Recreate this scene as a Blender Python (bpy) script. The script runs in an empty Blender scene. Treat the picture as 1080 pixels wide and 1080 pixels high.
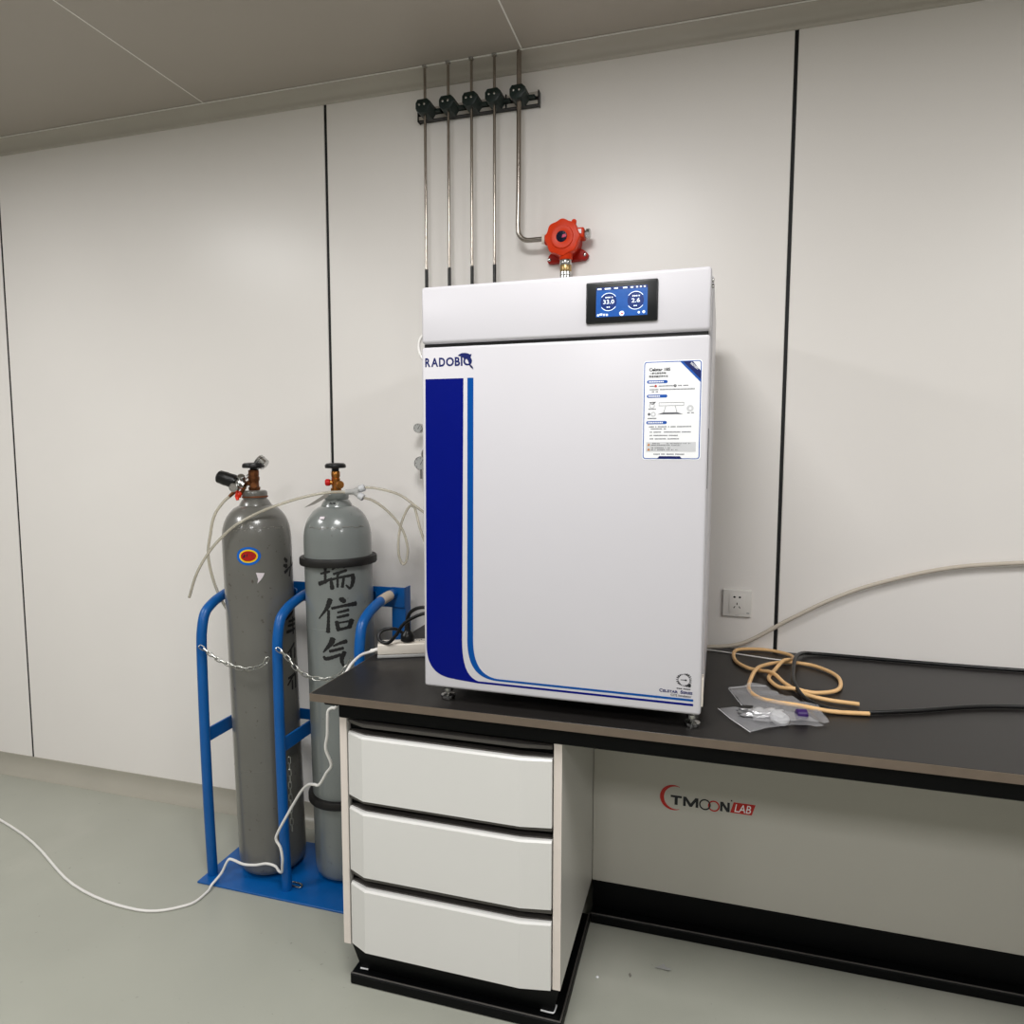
import bpy, bmesh, math, random
from mathutils import Vector, Matrix, noise
random.seed(7)
SC = bpy.context.scene
COL = SC.collection
PI = math.pi

# ------------------------------------------------------------------ materials
def lin(c):
    return tuple((v/255/12.92 if v/255 <= .04045 else ((v/255+.055)/1.055)**2.4) for v in c)

MATS = {}
def mat(name, rgb, rough=.5, metal=0, spec=.5, var=.04, scale=18, bump=0, bscale=60, coat=0, trans=0, emit=0, ior=1.45):
    m = bpy.data.materials.new(name); m.use_nodes = True
    nt = m.node_tree; b = nt.nodes['Principled BSDF']
    c = lin(rgb)
    tc = nt.nodes.new('ShaderNodeTexCoord')
    nz = nt.nodes.new('ShaderNodeTexNoise'); nz.inputs['Scale'].default_value = scale; nz.inputs['Detail'].default_value = 4
    nt.links.new(tc.outputs['Object'], nz.inputs['Vector'])
    rp = nt.nodes.new('ShaderNodeValToRGB')
    rp.color_ramp.elements[0].position = .3; rp.color_ramp.elements[1].position = .7
    rp.color_ramp.elements[0].color = tuple(v*(1-var) for v in c)+(1,)
    rp.color_ramp.elements[1].color = tuple(min(1, v*(1+var)) for v in c)+(1,)
    nt.links.new(nz.outputs['Fac'], rp.inputs['Fac'])
    nt.links.new(rp.outputs['Color'], b.inputs['Base Color'])
    b.inputs['Roughness'].default_value = rough; b.inputs['Metallic'].default_value = metal
    b.inputs['Specular IOR Level'].default_value = spec; b.inputs['Coat Weight'].default_value = coat; b.inputs['Coat Roughness'].default_value = .14
    b.inputs['IOR'].default_value = ior
    b.inputs['Transmission Weight'].default_value = trans
    if emit:
        nt.links.new(rp.outputs['Color'], b.inputs['Emission Color']); b.inputs['Emission Strength'].default_value = emit
    if bump:
        n2 = nt.nodes.new('ShaderNodeTexNoise'); n2.inputs['Scale'].default_value = bscale; n2.inputs['Detail'].default_value = 3
        nt.links.new(tc.outputs['Object'], n2.inputs['Vector'])
        bp = nt.nodes.new('ShaderNodeBump'); bp.inputs['Strength'].default_value = bump; bp.inputs['Distance'].default_value = .002
        nt.links.new(n2.outputs['Fac'], bp.inputs['Height']); nt.links.new(bp.outputs['Normal'], b.inputs['Normal'])
    MATS[name] = m
    return m

def specks(m, rgb, scale, lo, hi, amount=1.0):
    """worn spots: mixes a second colour over the base where a noise peaks"""
    nt = m.node_tree; b = nt.nodes['Principled BSDF']
    src = b.inputs['Base Color'].links[0].from_socket
    tc = nt.nodes.new('ShaderNodeTexCoord')
    nz = nt.nodes.new('ShaderNodeTexNoise'); nz.inputs['Scale'].default_value = scale; nz.inputs['Detail'].default_value = 6
    nt.links.new(tc.outputs['Object'], nz.inputs['Vector'])
    mr = nt.nodes.new('ShaderNodeMapRange'); mr.inputs['From Min'].default_value = lo; mr.inputs['From Max'].default_value = hi
    mr.inputs['To Max'].default_value = amount
    nt.links.new(nz.outputs['Fac'], mr.inputs['Value'])
    mx = nt.nodes.new('ShaderNodeMix'); mx.data_type = 'RGBA'
    nt.links.new(mr.outputs['Result'], mx.inputs[0]); nt.links.new(src, mx.inputs[6])
    mx.inputs[7].default_value = lin(rgb)+(1,)
    nt.links.new(mx.outputs[2], b.inputs['Base Color'])

wall_m = mat('wall_panel', (240,236,232), .32, var=.012, scale=2, spec=.4)
seam_m = mat('black_seal', (10,12,14), .6)
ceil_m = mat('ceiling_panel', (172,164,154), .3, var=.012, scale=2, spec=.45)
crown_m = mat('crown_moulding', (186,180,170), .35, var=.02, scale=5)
strip_m = mat('joint_and_lit_line_strip', (240,238,232), .3)
floor_m = mat('epoxy_floor', (164,165,154), .33, var=.05, scale=2.2, bump=.04, bscale=9)
specks(floor_m, (96,94,84), 70, .70, .78, .7)
specks(floor_m, (188,186,176), 1.3, .55, .72, .5)
cove_m = mat('cove_base', (168,164,152), .3, var=.03, scale=6)
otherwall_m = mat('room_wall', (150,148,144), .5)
white_m = mat('white_powder_coat', (206,204,209), .3, var=.006, scale=4, bump=.015, bscale=500)
whiteside_m = mat('white_cabinet_paint', (200,198,192), .34, var=.01, scale=4)
drawer_m = mat('white_drawer_laminate', (221,220,217), .3, var=.008, scale=4)
frame_m = mat('cabinet_edge', (226,216,208), .35, var=.01)
panel_m = mat('grey_white_panel', (190,187,178), .36, var=.012, scale=3)
black_m = mat('black_paint', (6,7,8), .5, var=.1, spec=.16)
grip_m = mat('dark_grip_profile', (74,71,68), .35, var=.06)
blackplastic_m = mat('black_plastic', (15,15,16), .35, var=.08)
bezel_m = mat('bezel_plastic', (22,24,26), .28, var=.05)
rubber_m = mat('black_rubber', (20,18,17), .55, var=.1, bump=.1, bscale=80)
top_m = mat('worktop_resin', (31,29,28), .36, spec=.32, var=.05, scale=60, bump=.02, bscale=300)
edge_m = mat('worktop_edge', (104,92,80), .45, var=.06, scale=30)
tankr_m = mat('grey_tank_paint', (120,125,123), .3, var=.05, scale=7, bump=.03, bscale=40, coat=.7)
specks(tankr_m, (84,84,80), 60, .68, .74, .5)
tankl_m = mat('worn_grey_tank_paint', (103,102,97), .32, var=.07, scale=6, bump=.04, bscale=40, coat=.6)
specks(tankl_m, (66,54,46), 55, .66, .72, .8)
ink_m = mat('black_brush_ink', (22,22,22), .6)
rust_m = mat('rust', (112,66,40), .8, var=.3, scale=60)
brass_m = mat('brass', (176,118,60), .35, 1, var=.2, scale=90)
oldbrass_m = mat('tarnished_brass', (116,72,42), .5, .8, var=.3, scale=90, bump=.2, bscale=150)
chrome_m = mat('chrome', (196,196,194), .2, 1, var=.05)
steel_m = mat('stainless_tube', (168,160,152), .24, 1, var=.05)
zinc_m = mat('zinc_chain', (186,186,180), .32, 1, var=.1)
alu_m = mat('aluminium_rail', (196,190,182), .35, .25, var=.03)
clamp_m = mat('dark_green_plastic', (10,30,26), .4, var=.1)
blue_m = mat('blue_rack_paint', (0,86,158), .34, var=.06, scale=12, bump=.03, bscale=60)
navy_m = mat('navy_vinyl', (0,14,112), .34, var=.02, spec=.15)
bluev_m = mat('blue_vinyl', (0,74,150), .34, var=.02, spec=.2)
logo_m = mat('logo_navy', (10,26,92), .35)
sheet_m = mat('white_label', (240,241,243), .35, var=.006)
greyink_m = mat('grey_print', (96,98,104), .5)
lightgrey_m = mat('light_grey_print', (202,203,206), .5)
blackink_m = mat('black_print', (24,26,32), .5)
sheetblue_m = mat('label_blue', (18,82,170), .35)
amber_m = mat('amber_print', (190,120,40), .5)
redink_m = mat('red_print', (186,24,14), .45)
orange_m = mat('orange_enamel', (216,54,0), .38, spec=.3, var=.05, scale=30, bump=.05, bscale=120)
orangedk_m = mat('dark_orange_enamel', (170,24,4), .42, spec=.3, var=.05)
window_m = mat('dark_glass', (14,18,44), .1, var=.1)
pinkdot_m = mat('red_marker', (210,40,90), .4)
gland_m = mat('nickel_brass', (188,160,110), .3, 1, var=.1)
plate_m = mat('socket_plastic', (232,229,224), .3, var=.006)
cream_m = mat('cream_plastic', (232,224,212), .35, var=.01)
greyplastic_m = mat('grey_plastic', (172,172,170), .4, var=.05)
cordw_m = mat('white_cord', (228,226,222), .4, var=.02)
beige_m = mat('beige_cable', (196,186,172), .4, var=.02)
hose_m = mat('amber_rubber', (232,188,132), .4, var=.05, scale=40)
clear_m = mat('clear_tubing', (226,220,204), .18, trans=.55, var=.02)
redcap_m = mat('red_plastic', (196,14,10), .35, var=.05)
redtag_m = mat('bright_red_plastic', (236,50,20), .35, var=.05)
stickerblue_m = mat('sticker_blue', (0,96,190), .35)
stickeryel_m = mat('sticker_yellow', (238,196,0), .4)
stickerred_m = mat('sticker_red', (168,20,8), .4, var=.2, scale=120)
paper_m = mat('torn_paper', (226,216,222), .6)
tape_m = mat('beige_label', (206,190,172), .6, var=.06, scale=120)
foil_m = mat('silver_foil', (226,226,228), .28, .85, var=.04)
whitecap_m = mat('pale_plastic', (186,186,188), .35, var=.03)
purple_m = mat('purple_plastic', (52,22,92), .35, var=.1)
dial_m = mat('dial_face', (176,176,174), .3, var=.02)
cardgrey_m = mat('grey_card', (128,124,118), .6, var=.1, scale=60)
screenblue_m = mat('screen_blue', (20,76,150), .2, var=.10, scale=60, emit=.3)
screendark_m = mat('screen_dark_blue', (8,38,100), .2, var=.04, emit=.35)
screenwhite_m = mat('screen_white', (226,240,255), .2, var=.01, emit=.5)
screenred_m = mat('screen_red', (210,20,40), .2, var=.01, emit=.9)

def film(name, rgb, alpha, rough):
    m = mat(name, rgb, rough, var=.05, scale=40, bump=.3, bscale=40)
    nt = m.node_tree; b = nt.nodes['Principled BSDF']; o = nt.nodes['Material Output']
    t = nt.nodes.new('ShaderNodeBsdfTransparent'); mx = nt.nodes.new('ShaderNodeMixShader')
    mx.inputs[0].default_value = alpha
    nt.links.new(t.outputs[0], mx.inputs[1]); nt.links.new(b.outputs[0], mx.inputs[2]); nt.links.new(mx.outputs[0], o.inputs[0])
    return m
bag_m = film('plastic_film', (216,216,220), .30, .16)

# ------------------------------------------------------------------ mesh builder
class MB:
    def __init__(s, m=None):
        s.bm = bmesh.new(); s.mats = []; s.cur = 0
        if m: s.use(m)
    def use(s, m):
        if m not in s.mats: s.mats.append(m)
        s.cur = s.mats.index(m); return s
    def _fin(s, faces):
        for f in faces: f.material_index = s.cur; f.smooth = True
    def box(s, x0, x1, y0, y1, z0, z1, bev=.0, seg=2, M=None):
        vs = [s.bm.verts.new((x, y, z)) for x in (x0, x1) for y in (y0, y1) for z in (z0, z1)]
        q = [(0,1,3,2),(4,6,7,5),(0,4,5,1),(2,3,7,6),(0,2,6,4),(1,5,7,3)]
        fs = [s.bm.faces.new([vs[i] for i in k]) for k in q]
        bmesh.ops.recalc_face_normals(s.bm, faces=fs)
        if bev:
            es = list({e for f in fs for e in f.edges})
            r = bmesh.ops.bevel(s.bm, geom=es, offset=bev, segments=seg, profile=.5, affect='EDGES')
            fs = list({f for v in r['verts'] for f in v.link_faces} | {f for f in fs if f.is_valid})
            vs = list({v for f in fs for v in f.verts})
        s._fin(fs)
        if M is not None:
            for v in vs: v.co = M @ v.co
        return s
    def prism(s, pts, origin, ex, ey, ez, h0, h1, bev=0):
        """polygon pts (2-D) in the ex/ey plane, extruded from h0 to h1 along ez"""
        o, ex, ey, ez = map(Vector, (origin, ex, ey, ez))
        n = len(pts)
        a = [s.bm.verts.new(o+ex*p[0]+ey*p[1]+ez*h0) for p in pts]
        b = [s.bm.verts.new(o+ex*p[0]+ey*p[1]+ez*h1) for p in pts]
        fs = [s.bm.faces.new(a[::-1]), s.bm.faces.new(b)]
        fs += [s.bm.faces.new((a[i], a[(i+1) % n], b[(i+1) % n], b[i])) for i in range(n)]
        bmesh.ops.recalc_face_normals(s.bm, faces=fs)
        if bev:
            es = list(fs[1].edges)
            r = bmesh.ops.bevel(s.bm, geom=es, offset=bev, segments=2, profile=.5, affect='EDGES')
            fs = list({f for v in r['verts'] for f in v.link_faces} | {f for f in fs if f.is_valid})
        s._fin(fs); return s
    def lathe(s, prof, origin=(0,0,0), axis=(0,0,1), n=40, sx=1.0):
        """profile (r, h) spun about axis"""
        o = Vector(origin); az = Vector(axis).normalized()
        ax = az.orthogonal().normalized(); ay = az.cross(ax)
        rings = []
        for r, h in prof:
            if r < 1e-6: rings.append([s.bm.verts.new(o+az*h)])
            else: rings.append([s.bm.verts.new(o+az*h+(ax*math.cos(2*PI*k/n)*sx+ay*math.sin(2*PI*k/n))*r) for k in range(n)])
        fs = []
        for A, B in zip(rings, rings[1:]):
            if len(A) == 1 and len(B) == 1: continue
            for k in range(n):
                k2 = (k+1) % n
                if len(A) == 1: fs.append(s.bm.faces.new((A[0], B[k2], B[k])))
                elif len(B) == 1: fs.append(s.bm.faces.new((A[k], A[k2], B[0])))
                else: fs.append(s.bm.faces.new((A[k], A[k2], B[k2], B[k])))
        if len(rings[0]) > 1: fs.append(s.bm.faces.new(rings[0][::-1]))
        if len(rings[-1]) > 1: fs.append(s.bm.faces.new(rings[-1]))
        bmesh.ops.recalc_face_normals(s.bm, faces=fs)
        s._fin(fs); return s
    def cyl(s, p, q, r, r2=None, n=24, bev=.0):
        p, q = Vector(p), Vector(q); L = (q-p).length; r2 = r if r2 is None else r2
        pr = [(r, 0), (r2, L)] if not bev else [(r-bev, 0), (r, bev), (r2, L-bev), (r2-bev, L)]
        return s.lathe(pr, p, q-p, n)
    def tube(s, pts, r, n=12, smooth=True, closed=False, sub=6):
        P = [Vector(p) for p in pts]
        if smooth:
            Q = []; N = len(P)
            for i in range(N if closed else N-1):
                p0 = P[(i-1) % N] if closed or i > 0 else P[0]*2-P[1]
                p1, p2 = P[i], P[(i+1) % N]
                p3 = P[(i+2) % N] if closed or i < N-2 else P[-1]*2-P[-2]
                for k in range(sub):
                    t = k/sub
                    Q.append(.5*((2*p1)+(p2-p0)*t+(2*p0-5*p1+4*p2-p3)*t*t+(3*p1-p0-3*p2+p3)*t**3))
            if not closed: Q.append(P[-1])
            P = Q
        N = len(P); rings = []; up = None
        for i in range(N):
            a = P[(i-1) % N] if closed or i > 0 else P[i]; b = P[(i+1) % N] if closed or i < N-1 else P[i]
            t = (b-a).normalized()
            if up is None: up = t.orthogonal().normalized()
            up = (up-t*up.dot(t)).normalized(); sd = t.cross(up)
            rr = r(i/(N-1)) if callable(r) else r
            rings.append([s.bm.verts.new(P[i]+(up*math.cos(2*PI*k/n)+sd*math.sin(2*PI*k/n))*rr) for k in range(n)])
        fs = []
        for i in range(N if closed else N-1):
            A, B = rings[i], rings[(i+1) % N]
            for k in range(n): fs.append(s.bm.faces.new((A[k], A[(k+1) % n], B[(k+1) % n], B[k])))
        if not closed: fs += [s.bm.faces.new(rings[0][::-1]), s.bm.faces.new(rings[-1])]
        bmesh.ops.recalc_face_normals(s.bm, faces=fs)
        s._fin(fs); return s
    def ring(s, c, axis, R, r, n=40, m=10):
        az = Vector(axis).normalized(); ax = az.orthogonal().normalized(); ay = az.cross(ax); c = Vector(c)
        return s.tube([c+(ax*math.cos(2*PI*k/n)+ay*math.sin(2*PI*k/n))*R for k in range(n)], r, m, False, True)
    def mesh(s, me, M):
        n0 = len(s.bm.verts); f0 = len(s.bm.faces)
        s.bm.from_mesh(me); s.bm.verts.ensure_lookup_table(); s.bm.faces.ensure_lookup_table()
        for v in s.bm.verts[n0:]: v.co = M @ v.co
        for f in s.bm.faces[f0:]: f.material_index = s.cur; f.smooth = False
        return s
    def text(s, body, x, z, h, w=None, y=0, bold=0, ital=0, rot=0, th=.0003, M=None):
        """lettering on a plane facing -y: lower-left corner (x, z), height h, width w"""
        cu = bpy.data.curves.new('lettering', 'FONT'); cu.body = body; cu.size = 1; cu.extrude = .001; cu.offset = bold; cu.shear = ital
        cu.resolution_u = 3
        ob = bpy.data.objects.new('lettering', cu); COL.objects.link(ob)
        dg = bpy.context.evaluated_depsgraph_get(); dg.update()
        me = bpy.data.meshes.new_from_object(ob.evaluated_get(dg))
        bpy.data.objects.remove(ob); bpy.data.curves.remove(cu)
        xs = [v.co.x for v in me.vertices]; ys = [v.co.y for v in me.vertices]
        bx, by, bw, bh = min(xs), min(ys), max(xs)-min(xs), max(ys)-min(ys)
        sy = h/bh; sx = w/bw if w else sy
        A = Matrix(((sx,0,0,-bx*sx),(0,sy,0,-by*sy),(0,0,th/.002,0),(0,0,0,1)))
        if rot: A = Matrix.Rotation(rot, 4, 'Z') @ A
        B = Matrix(((1,0,0,x),(0,0,-1,y-th/2),(0,1,0,z),(0,0,0,1)))
        s.mesh(me, (M @ B @ A) if M is not None else B @ A)
        bpy.data.meshes.remove(me); return s
    def flat(s, pts, y, th=.0004):
        """flat decal polygon (x, z) lying on the plane at y, facing -y"""
        return s.prism(pts, (0,y,0), (1,0,0), (0,0,1), (0,-1,0), 0, th)
    def bar(s, x0, x1, z0, z1, y, th=.0004):
        return s.flat([(x0,z0),(x1,z0),(x1,z1),(x0,z1)], y, th)
    def arcband(s, cx, cz, r0, r1, a0, a1, y, th=.0004, n=24, w=None):
        A = [a0+(a1-a0)*k/n for k in range(n+1)]
        for i in range(n):
            ra = (r0, r1) if w is None else (r1-w(i/n), r1); rb = (r0, r1) if w is None else (r1-w((i+1)/n), r1)
            p = [(cx+ra[0]*math.cos(A[i]), cz+ra[0]*math.sin(A[i])), (cx+ra[1]*math.cos(A[i]), cz+ra[1]*math.sin(A[i])),
                 (cx+rb[1]*math.cos(A[i+1]), cz+rb[1]*math.sin(A[i+1])), (cx+rb[0]*math.cos(A[i+1]), cz+rb[0]*math.sin(A[i+1]))]
            s.flat(p, y, th)
        return s
    def build(s, name, parent=None, sharp=35, world=False):
        """links everything added so far as ONE mesh object; world=True: the coordinates are world ones, made relative to the parent"""
        me = bpy.data.meshes.new(name)
        if parent is not None and world:
            inv = wmat(parent).inverted()
            for v in s.bm.verts: v.co = inv @ v.co
        s.bm.to_mesh(me); s.bm.free()
        for m in s.mats: me.materials.append(m)
        me.set_sharp_from_angle(angle=math.radians(sharp))
        o = bpy.data.objects.new(name, me); COL.objects.link(o)
        if parent is not None: o.parent = parent
        return o

def wmat(o):
    M = Matrix.LocRotScale(o.location, o.rotation_euler, o.scale)
    return wmat(o.parent) @ M if o.parent else M

def tag(o, label, cat, group=None):
    o['label'] = label; o['category'] = cat
    if group: o['group'] = group
    return o
def thing(name, label, cat, loc=(0,0,0), rot=(0,0,0), group=None):
    o = bpy.data.objects.new(name, None); COL.objects.link(o)
    o.location = loc; o.rotation_euler = rot; o.empty_display_size = .05
    return tag(o, label, cat, group)
def struct(o):
    o['kind'] = 'structure'; return o
def recentre(o):
    """moves a top-level mesh's origin to the bottom centre of its own geometry"""
    vs = o.data.vertices
    lo = Vector((min(v.co.x for v in vs), min(v.co.y for v in vs), min(v.co.z for v in vs)))
    hi = Vector((max(v.co.x for v in vs), max(v.co.y for v in vs), max(v.co.z for v in vs)))
    c = Vector(((lo.x+hi.x)/2, (lo.y+hi.y)/2, lo.z))
    o.data.transform(Matrix.Translation(-c)); o.location = c
    return o

# ------------------------------------------------------------------ the room
XL, XR, YB = -3.7, 3.5, -5.2
ZC, ZW = 2.678, 2.637
seams = [-2.4425, -.9039, .6346, 2.173]
mb = MB(wall_m)
xs = [XL]+seams+[XR]
for i in range(len(xs)-1):
    a = xs[i]+(.0055 if i else 0); b = xs[i+1]-(.0055 if i < len(xs)-2 else 0)
    mb.box(a, b, 0, .05, 0, 2.7, .002, 1)
mb.box(XL, XR, .05, .08, 0, 2.7)
struct(mb.build('wall_back'))
for i, x in enumerate(seams):
    struct(MB(seam_m).box(x-.0056, x+.0056, .004, .05, .06, ZW+.005).build('trim_%d' % (i+2)))
mb = MB(floor_m); mb.box(XL, XR, YB, 0, -.05, 0); struct(mb.build('floor'))
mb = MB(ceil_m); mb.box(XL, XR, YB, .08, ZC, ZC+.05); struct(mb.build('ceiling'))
for i, x in enumerate((-2.551, -1.361, -.171, 1.019, 2.209)):
    struct(MB(strip_m).box(x-.0022, x+.0022, YB, -.062, ZC-.0012, ZC+.001).build('trim_%d' % (i+6)))
prof = [(0, ZW), (-.006, ZW), (-.009, ZW+.004)]
for k in range(9):
    a = k/8*PI/2
    prof.append((-.010-.043*(1-math.cos(a)), ZW+.005+.030*math.sin(a)))
prof += [(-.058, ZW+.036), (-.060, ZC), (0, ZC)]
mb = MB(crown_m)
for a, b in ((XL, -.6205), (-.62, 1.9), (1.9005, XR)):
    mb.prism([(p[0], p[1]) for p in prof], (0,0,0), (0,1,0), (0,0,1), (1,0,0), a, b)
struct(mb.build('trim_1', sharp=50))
struct(MB(strip_m).box(XL, XR, -.0632, -.0602, ZC-.0045, ZC-.0005, .0008, 1).build('trim_11'))  # white bead painting in the lit line along the crown's upper lip
cv = [(0, .0705), (-.004, .0705)]+[(-.004-.055*(1-math.cos(k/8*PI/2)), .066-.064*math.sin(k/8*PI/2)) for k in range(9)]+[(-.06, 0), (0, 0)]
mb = MB(cove_m); mb.prism(cv, (0,0,0), (0,1,0), (0,0,1), (1,0,0), XL, XR); struct(mb.build('baseboard_back', sharp=50))
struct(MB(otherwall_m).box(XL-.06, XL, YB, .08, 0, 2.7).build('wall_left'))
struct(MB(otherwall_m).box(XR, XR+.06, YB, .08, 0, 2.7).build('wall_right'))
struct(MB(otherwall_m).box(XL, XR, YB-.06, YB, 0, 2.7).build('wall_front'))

# ------------------------------------------------------------------ workbench
CX0, CX1, CY, CZ = -.5418, 1.62, -.737, .811
wt = thing('worktop', 'long dark worktop with a brown front edge, carrying the white incubator', 'worktop', (.5, -.37, CZ-.02))
MB(top_m).box(CX0+.0015, CX1, CY+.0015, -.001, CZ-.0195, CZ, .0008, 1).build('top', wt, world=True)
mb = MB(edge_m); mb.box(CX0, CX1, CY, CY+.0014, CZ-.02, CZ-.0005)
mb.box(CX0, CX0+.0014, CY+.0014, -.002, CZ-.02, CZ-.0005)
mb.build('edge_band', wt, world=True)

fr = thing('bench_frame', 'black steel underframe and floor rail below the dark worktop', 'frame', (.5, -.45, 0))
mb = MB(black_m)
mb.box(-.4800, CX1-.03, -.703, -.665, .7415, CZ-.0202, .003, 1)
mb.build('front_beam', fr, world=True)
mb = MB(black_m); mb.box(-.524, -.4805, -.703, -.04, .770, CZ-.0202, .004, 1)
mb.build('end_beam', fr, world=True)
mb = MB(black_m); mb.box(-.48, CX1-.03, -.212, -.17, .7415, CZ-.0202, .003, 1)
mb.build('rear_beam', fr, world=True)
def tray(mb, x0, x1, y0, y1, h=.030):
    mb.box(x0, x1, y0, y1, 0, h, .003, 1)
mb = MB(black_m)
tray(mb, -.4672, .112, -.693, -.2748); tray(mb, .1121, CX1-.03, -.2747, -.20)
mb.build('floor_rail', fr, world=True)
# thin raised lip along the rail's top
mb = MB(grip_m)
mb.box(-.466, .111, -.692, -.688, .030, .033, .0008, 1); mb.box(.107, .111, -.6878, -.276, .030, .033, .0008, 1)
mb.box(.1125, CX1-.03, -.2737, -.2697, .030, .033, .0008, 1)
mb.build('rail_lip', fr, world=True)

bp = thing('back_panel', 'plain pale panel with a red and black logo in the knee space', 'panel', (.85, -.224, 0))
MB(panel_m).box(.1101, CX1-.031, -.2326, -.2146, .1126, .7412, .001, 1).build('panel', bp, world=True)
MB(black_m).box(.1121, CX1-.031, -.2346, -.2136, .0305, .1124, .001, 1).build('kickboard', bp, world=True)
yL = -.2327
mb = MB(redink_m)
mb.arcband(.3475, .4115, .03, .0385, math.radians(62), math.radians(298), yL, n=40, w=lambda t: .0012+.0105*math.sin(PI*min(1, max(0, t*1.02)))**1.1)
mb.flat([(.508,.3905),(.567,.3905),(.5765,.4225),(.517,.4225)], yL)
mb.arcband(.4625, .4025, .0125, .0165, 0, 2*PI, yL, n=32)
mb.use(blackink_m)
zz0, zz1 = .3905, .4190
mb.flat([(.340,zz1),(.340,zz1-.0065),(.3515,zz1-.0065),(.3515,zz0),(.3605,zz0),(.3605,zz1-.0065),(.372,zz1-.0065),(.372,zz1)][::-1], yL)
mb.flat([(.376,zz0),(.376,zz1),(.3845,zz1),(.3975,zz0+.0105),(.4105,zz1),(.4190,zz1),(.4190,zz0),(.4115,zz0),(.4115,zz1-.0115),(.4010,zz0),(.3940,zz0),(.3835,zz1-.0115),(.3835,zz0)][::-1], yL)
mb.arcband(.4375, .4035, .0125, .0165, 0, 2*PI, yL-.0004, n=32)
mb.flat([(.4800,zz0),(.4800,zz1),(.4880,zz1),(.4998,zz0+.0115),(.4998,zz1),(.5065,zz1),(.5065,zz0),(.4985,zz0),(.4867,zz1-.0115),(.4867,zz0)][::-1], yL); mb.bar(.509, .513, .424, .428, yL)
mb.use(sheet_m); mb.text('LAB', .5195, .3945, .0235, .045, yL-.0004, .005, .2)
mb.build('logo', bp, world=True)

# right-hand end panel that carries the far end of the top
ep = MB(whiteside_m); ep.box(CX1-.0295, CX1-.0095, -.697, -.2, 0, CZ-.0201, .001, 1)
tag(recentre(ep.build('end_panel')), 'plain white end panel closing the far right of the workbench', 'panel')

# ------------------------------------------------------------------ drawer cabinet
KX0, KX1, KY, KZ0, KZ1 = -.4803, .1095, -.697, .1184, .7399
cab = thing('drawer_cabinet', 'white three-drawer cabinet under the left end of the dark worktop', 'cabinet', (-.185, -.46, .0305))
mb = MB(whiteside_m)
mb.box(KX0, KX0+.0195, KY+.002, -.234, KZ0, KZ1); mb.box(KX1-.0195, KX1, KY+.002, -.234, KZ0, KZ1)
mb.box(KX0+.0195, KX1-.0195, -.25, -.234, KZ0, KZ1); mb.box(KX0+.0195, KX1-.0195, KY+.03, -.25, KZ0, KZ0+.016)
mb.box(KX0+.0195, KX1-.0195, KY+.03, -.25, KZ1-.016, KZ1)
mb.build('carcass', cab, world=True)
for x0 in (KX0, KX1-.0195):
    MB(frame_m).box(x0, x0+.0195, KY, KY+.0019, KZ0, KZ1).build('edge_strip', cab, world=True)
mb = MB(black_m)
# plinth, tapering in towards the floor rail
P0 = [(-.462, -.689), (.1045, -.689), (.1045, -.28), (-.462, -.28)]; P1 = [(-.446, -.668), (.086, -.668), (.086, -.29), (-.446, -.29)]
vt = [mb.bm.verts.new((x, y, KZ0-.0003)) for x, y in P0]; vb = [mb.bm.verts.new((x, y, .0308)) for x, y in P1]
fs = [mb.bm.faces.new(vt), mb.bm.faces.new(vb[::-1])]+[mb.bm.faces.new((vt[i], vb[i], vb[(i+1) % 4], vt[(i+1) % 4])) for i in range(4)]
bmesh.ops.recalc_face_normals(mb.bm, faces=fs); mb._fin(fs)
mb.build('plinth', cab, world=True)
for pts in ([(-.447,-.6715,.0335),(-.435,-.6715,.034),(-.425,-.6705,.0335)], [(.055,-.6705,.0335),(.08,-.6715,.034),(.0885,-.668,.034),(.0895,-.645,.0335)]):
    MB(sheet_m).tube(pts, .002, 8).build('sealant_bead', cab, world=True)
DX0, DX1 = -.4575, .0872
def bulge(y0, d, ret):   # plan outline: ends at y0, middle stands d proud
    return [(DX0, y0), (DX0+.052, y0-d), (DX1-.075, y0-d), (DX1, y0-ret), (DX1, -.672), (DX0, -.672)]
for zb, zt in ((.534, .703), (.328, .500), (.1205, .292)):
    dr = MB(drawer_m)
    out = bulge(-.695, .024, .010)
    n = len(out); ch = .0045
    a = [dr.bm.verts.new((x, y, zb)) for x, y in out]
    b = [dr.bm.verts.new((x, y, zt-ch)) for x, y in out]
    c = [dr.bm.verts.new((x, y+(.0045 if i < 4 else 0), zt)) for i, (x, y) in enumerate(out)]
    fs = [dr.bm.faces.new(a[::-1]), dr.bm.faces.new(c)]
    for i in range(n):
        j = (i+1) % n
        fs += [dr.bm.faces.new((a[i], a[j], b[j], b[i])), dr.bm.faces.new((b[i], b[j], c[j], c[i]))]
    bmesh.ops.recalc_face_normals(dr.bm, faces=fs); dr._fin(fs)
    dro = dr.build('drawer', cab, world=True, sharp=8)
    # black grip channel above the front, its lip following the front's outline
    g = MB(black_m)
    g.box(DX0, DX1, -.680, -.668, zt, zt+.034)
    g.build('grip_channel', dro, world=True)
    g = MB(grip_m)
    lip = bulge(-.692, .021, .010)
    g.prism([(x, y) for x, y in lip], (0,0,0), (1,0,0), (0,1,0), (0,0,1), zt+.0245, zt+.0330)
    g.prism([(x, y+.006) for x, y in bulge(-.691, .018, .008)], (0,0,0), (1,0,0), (0,1,0), (0,0,1), zt+.0005, zt+.004)
    g.build('grip_lip', dro, world=True)

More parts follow.
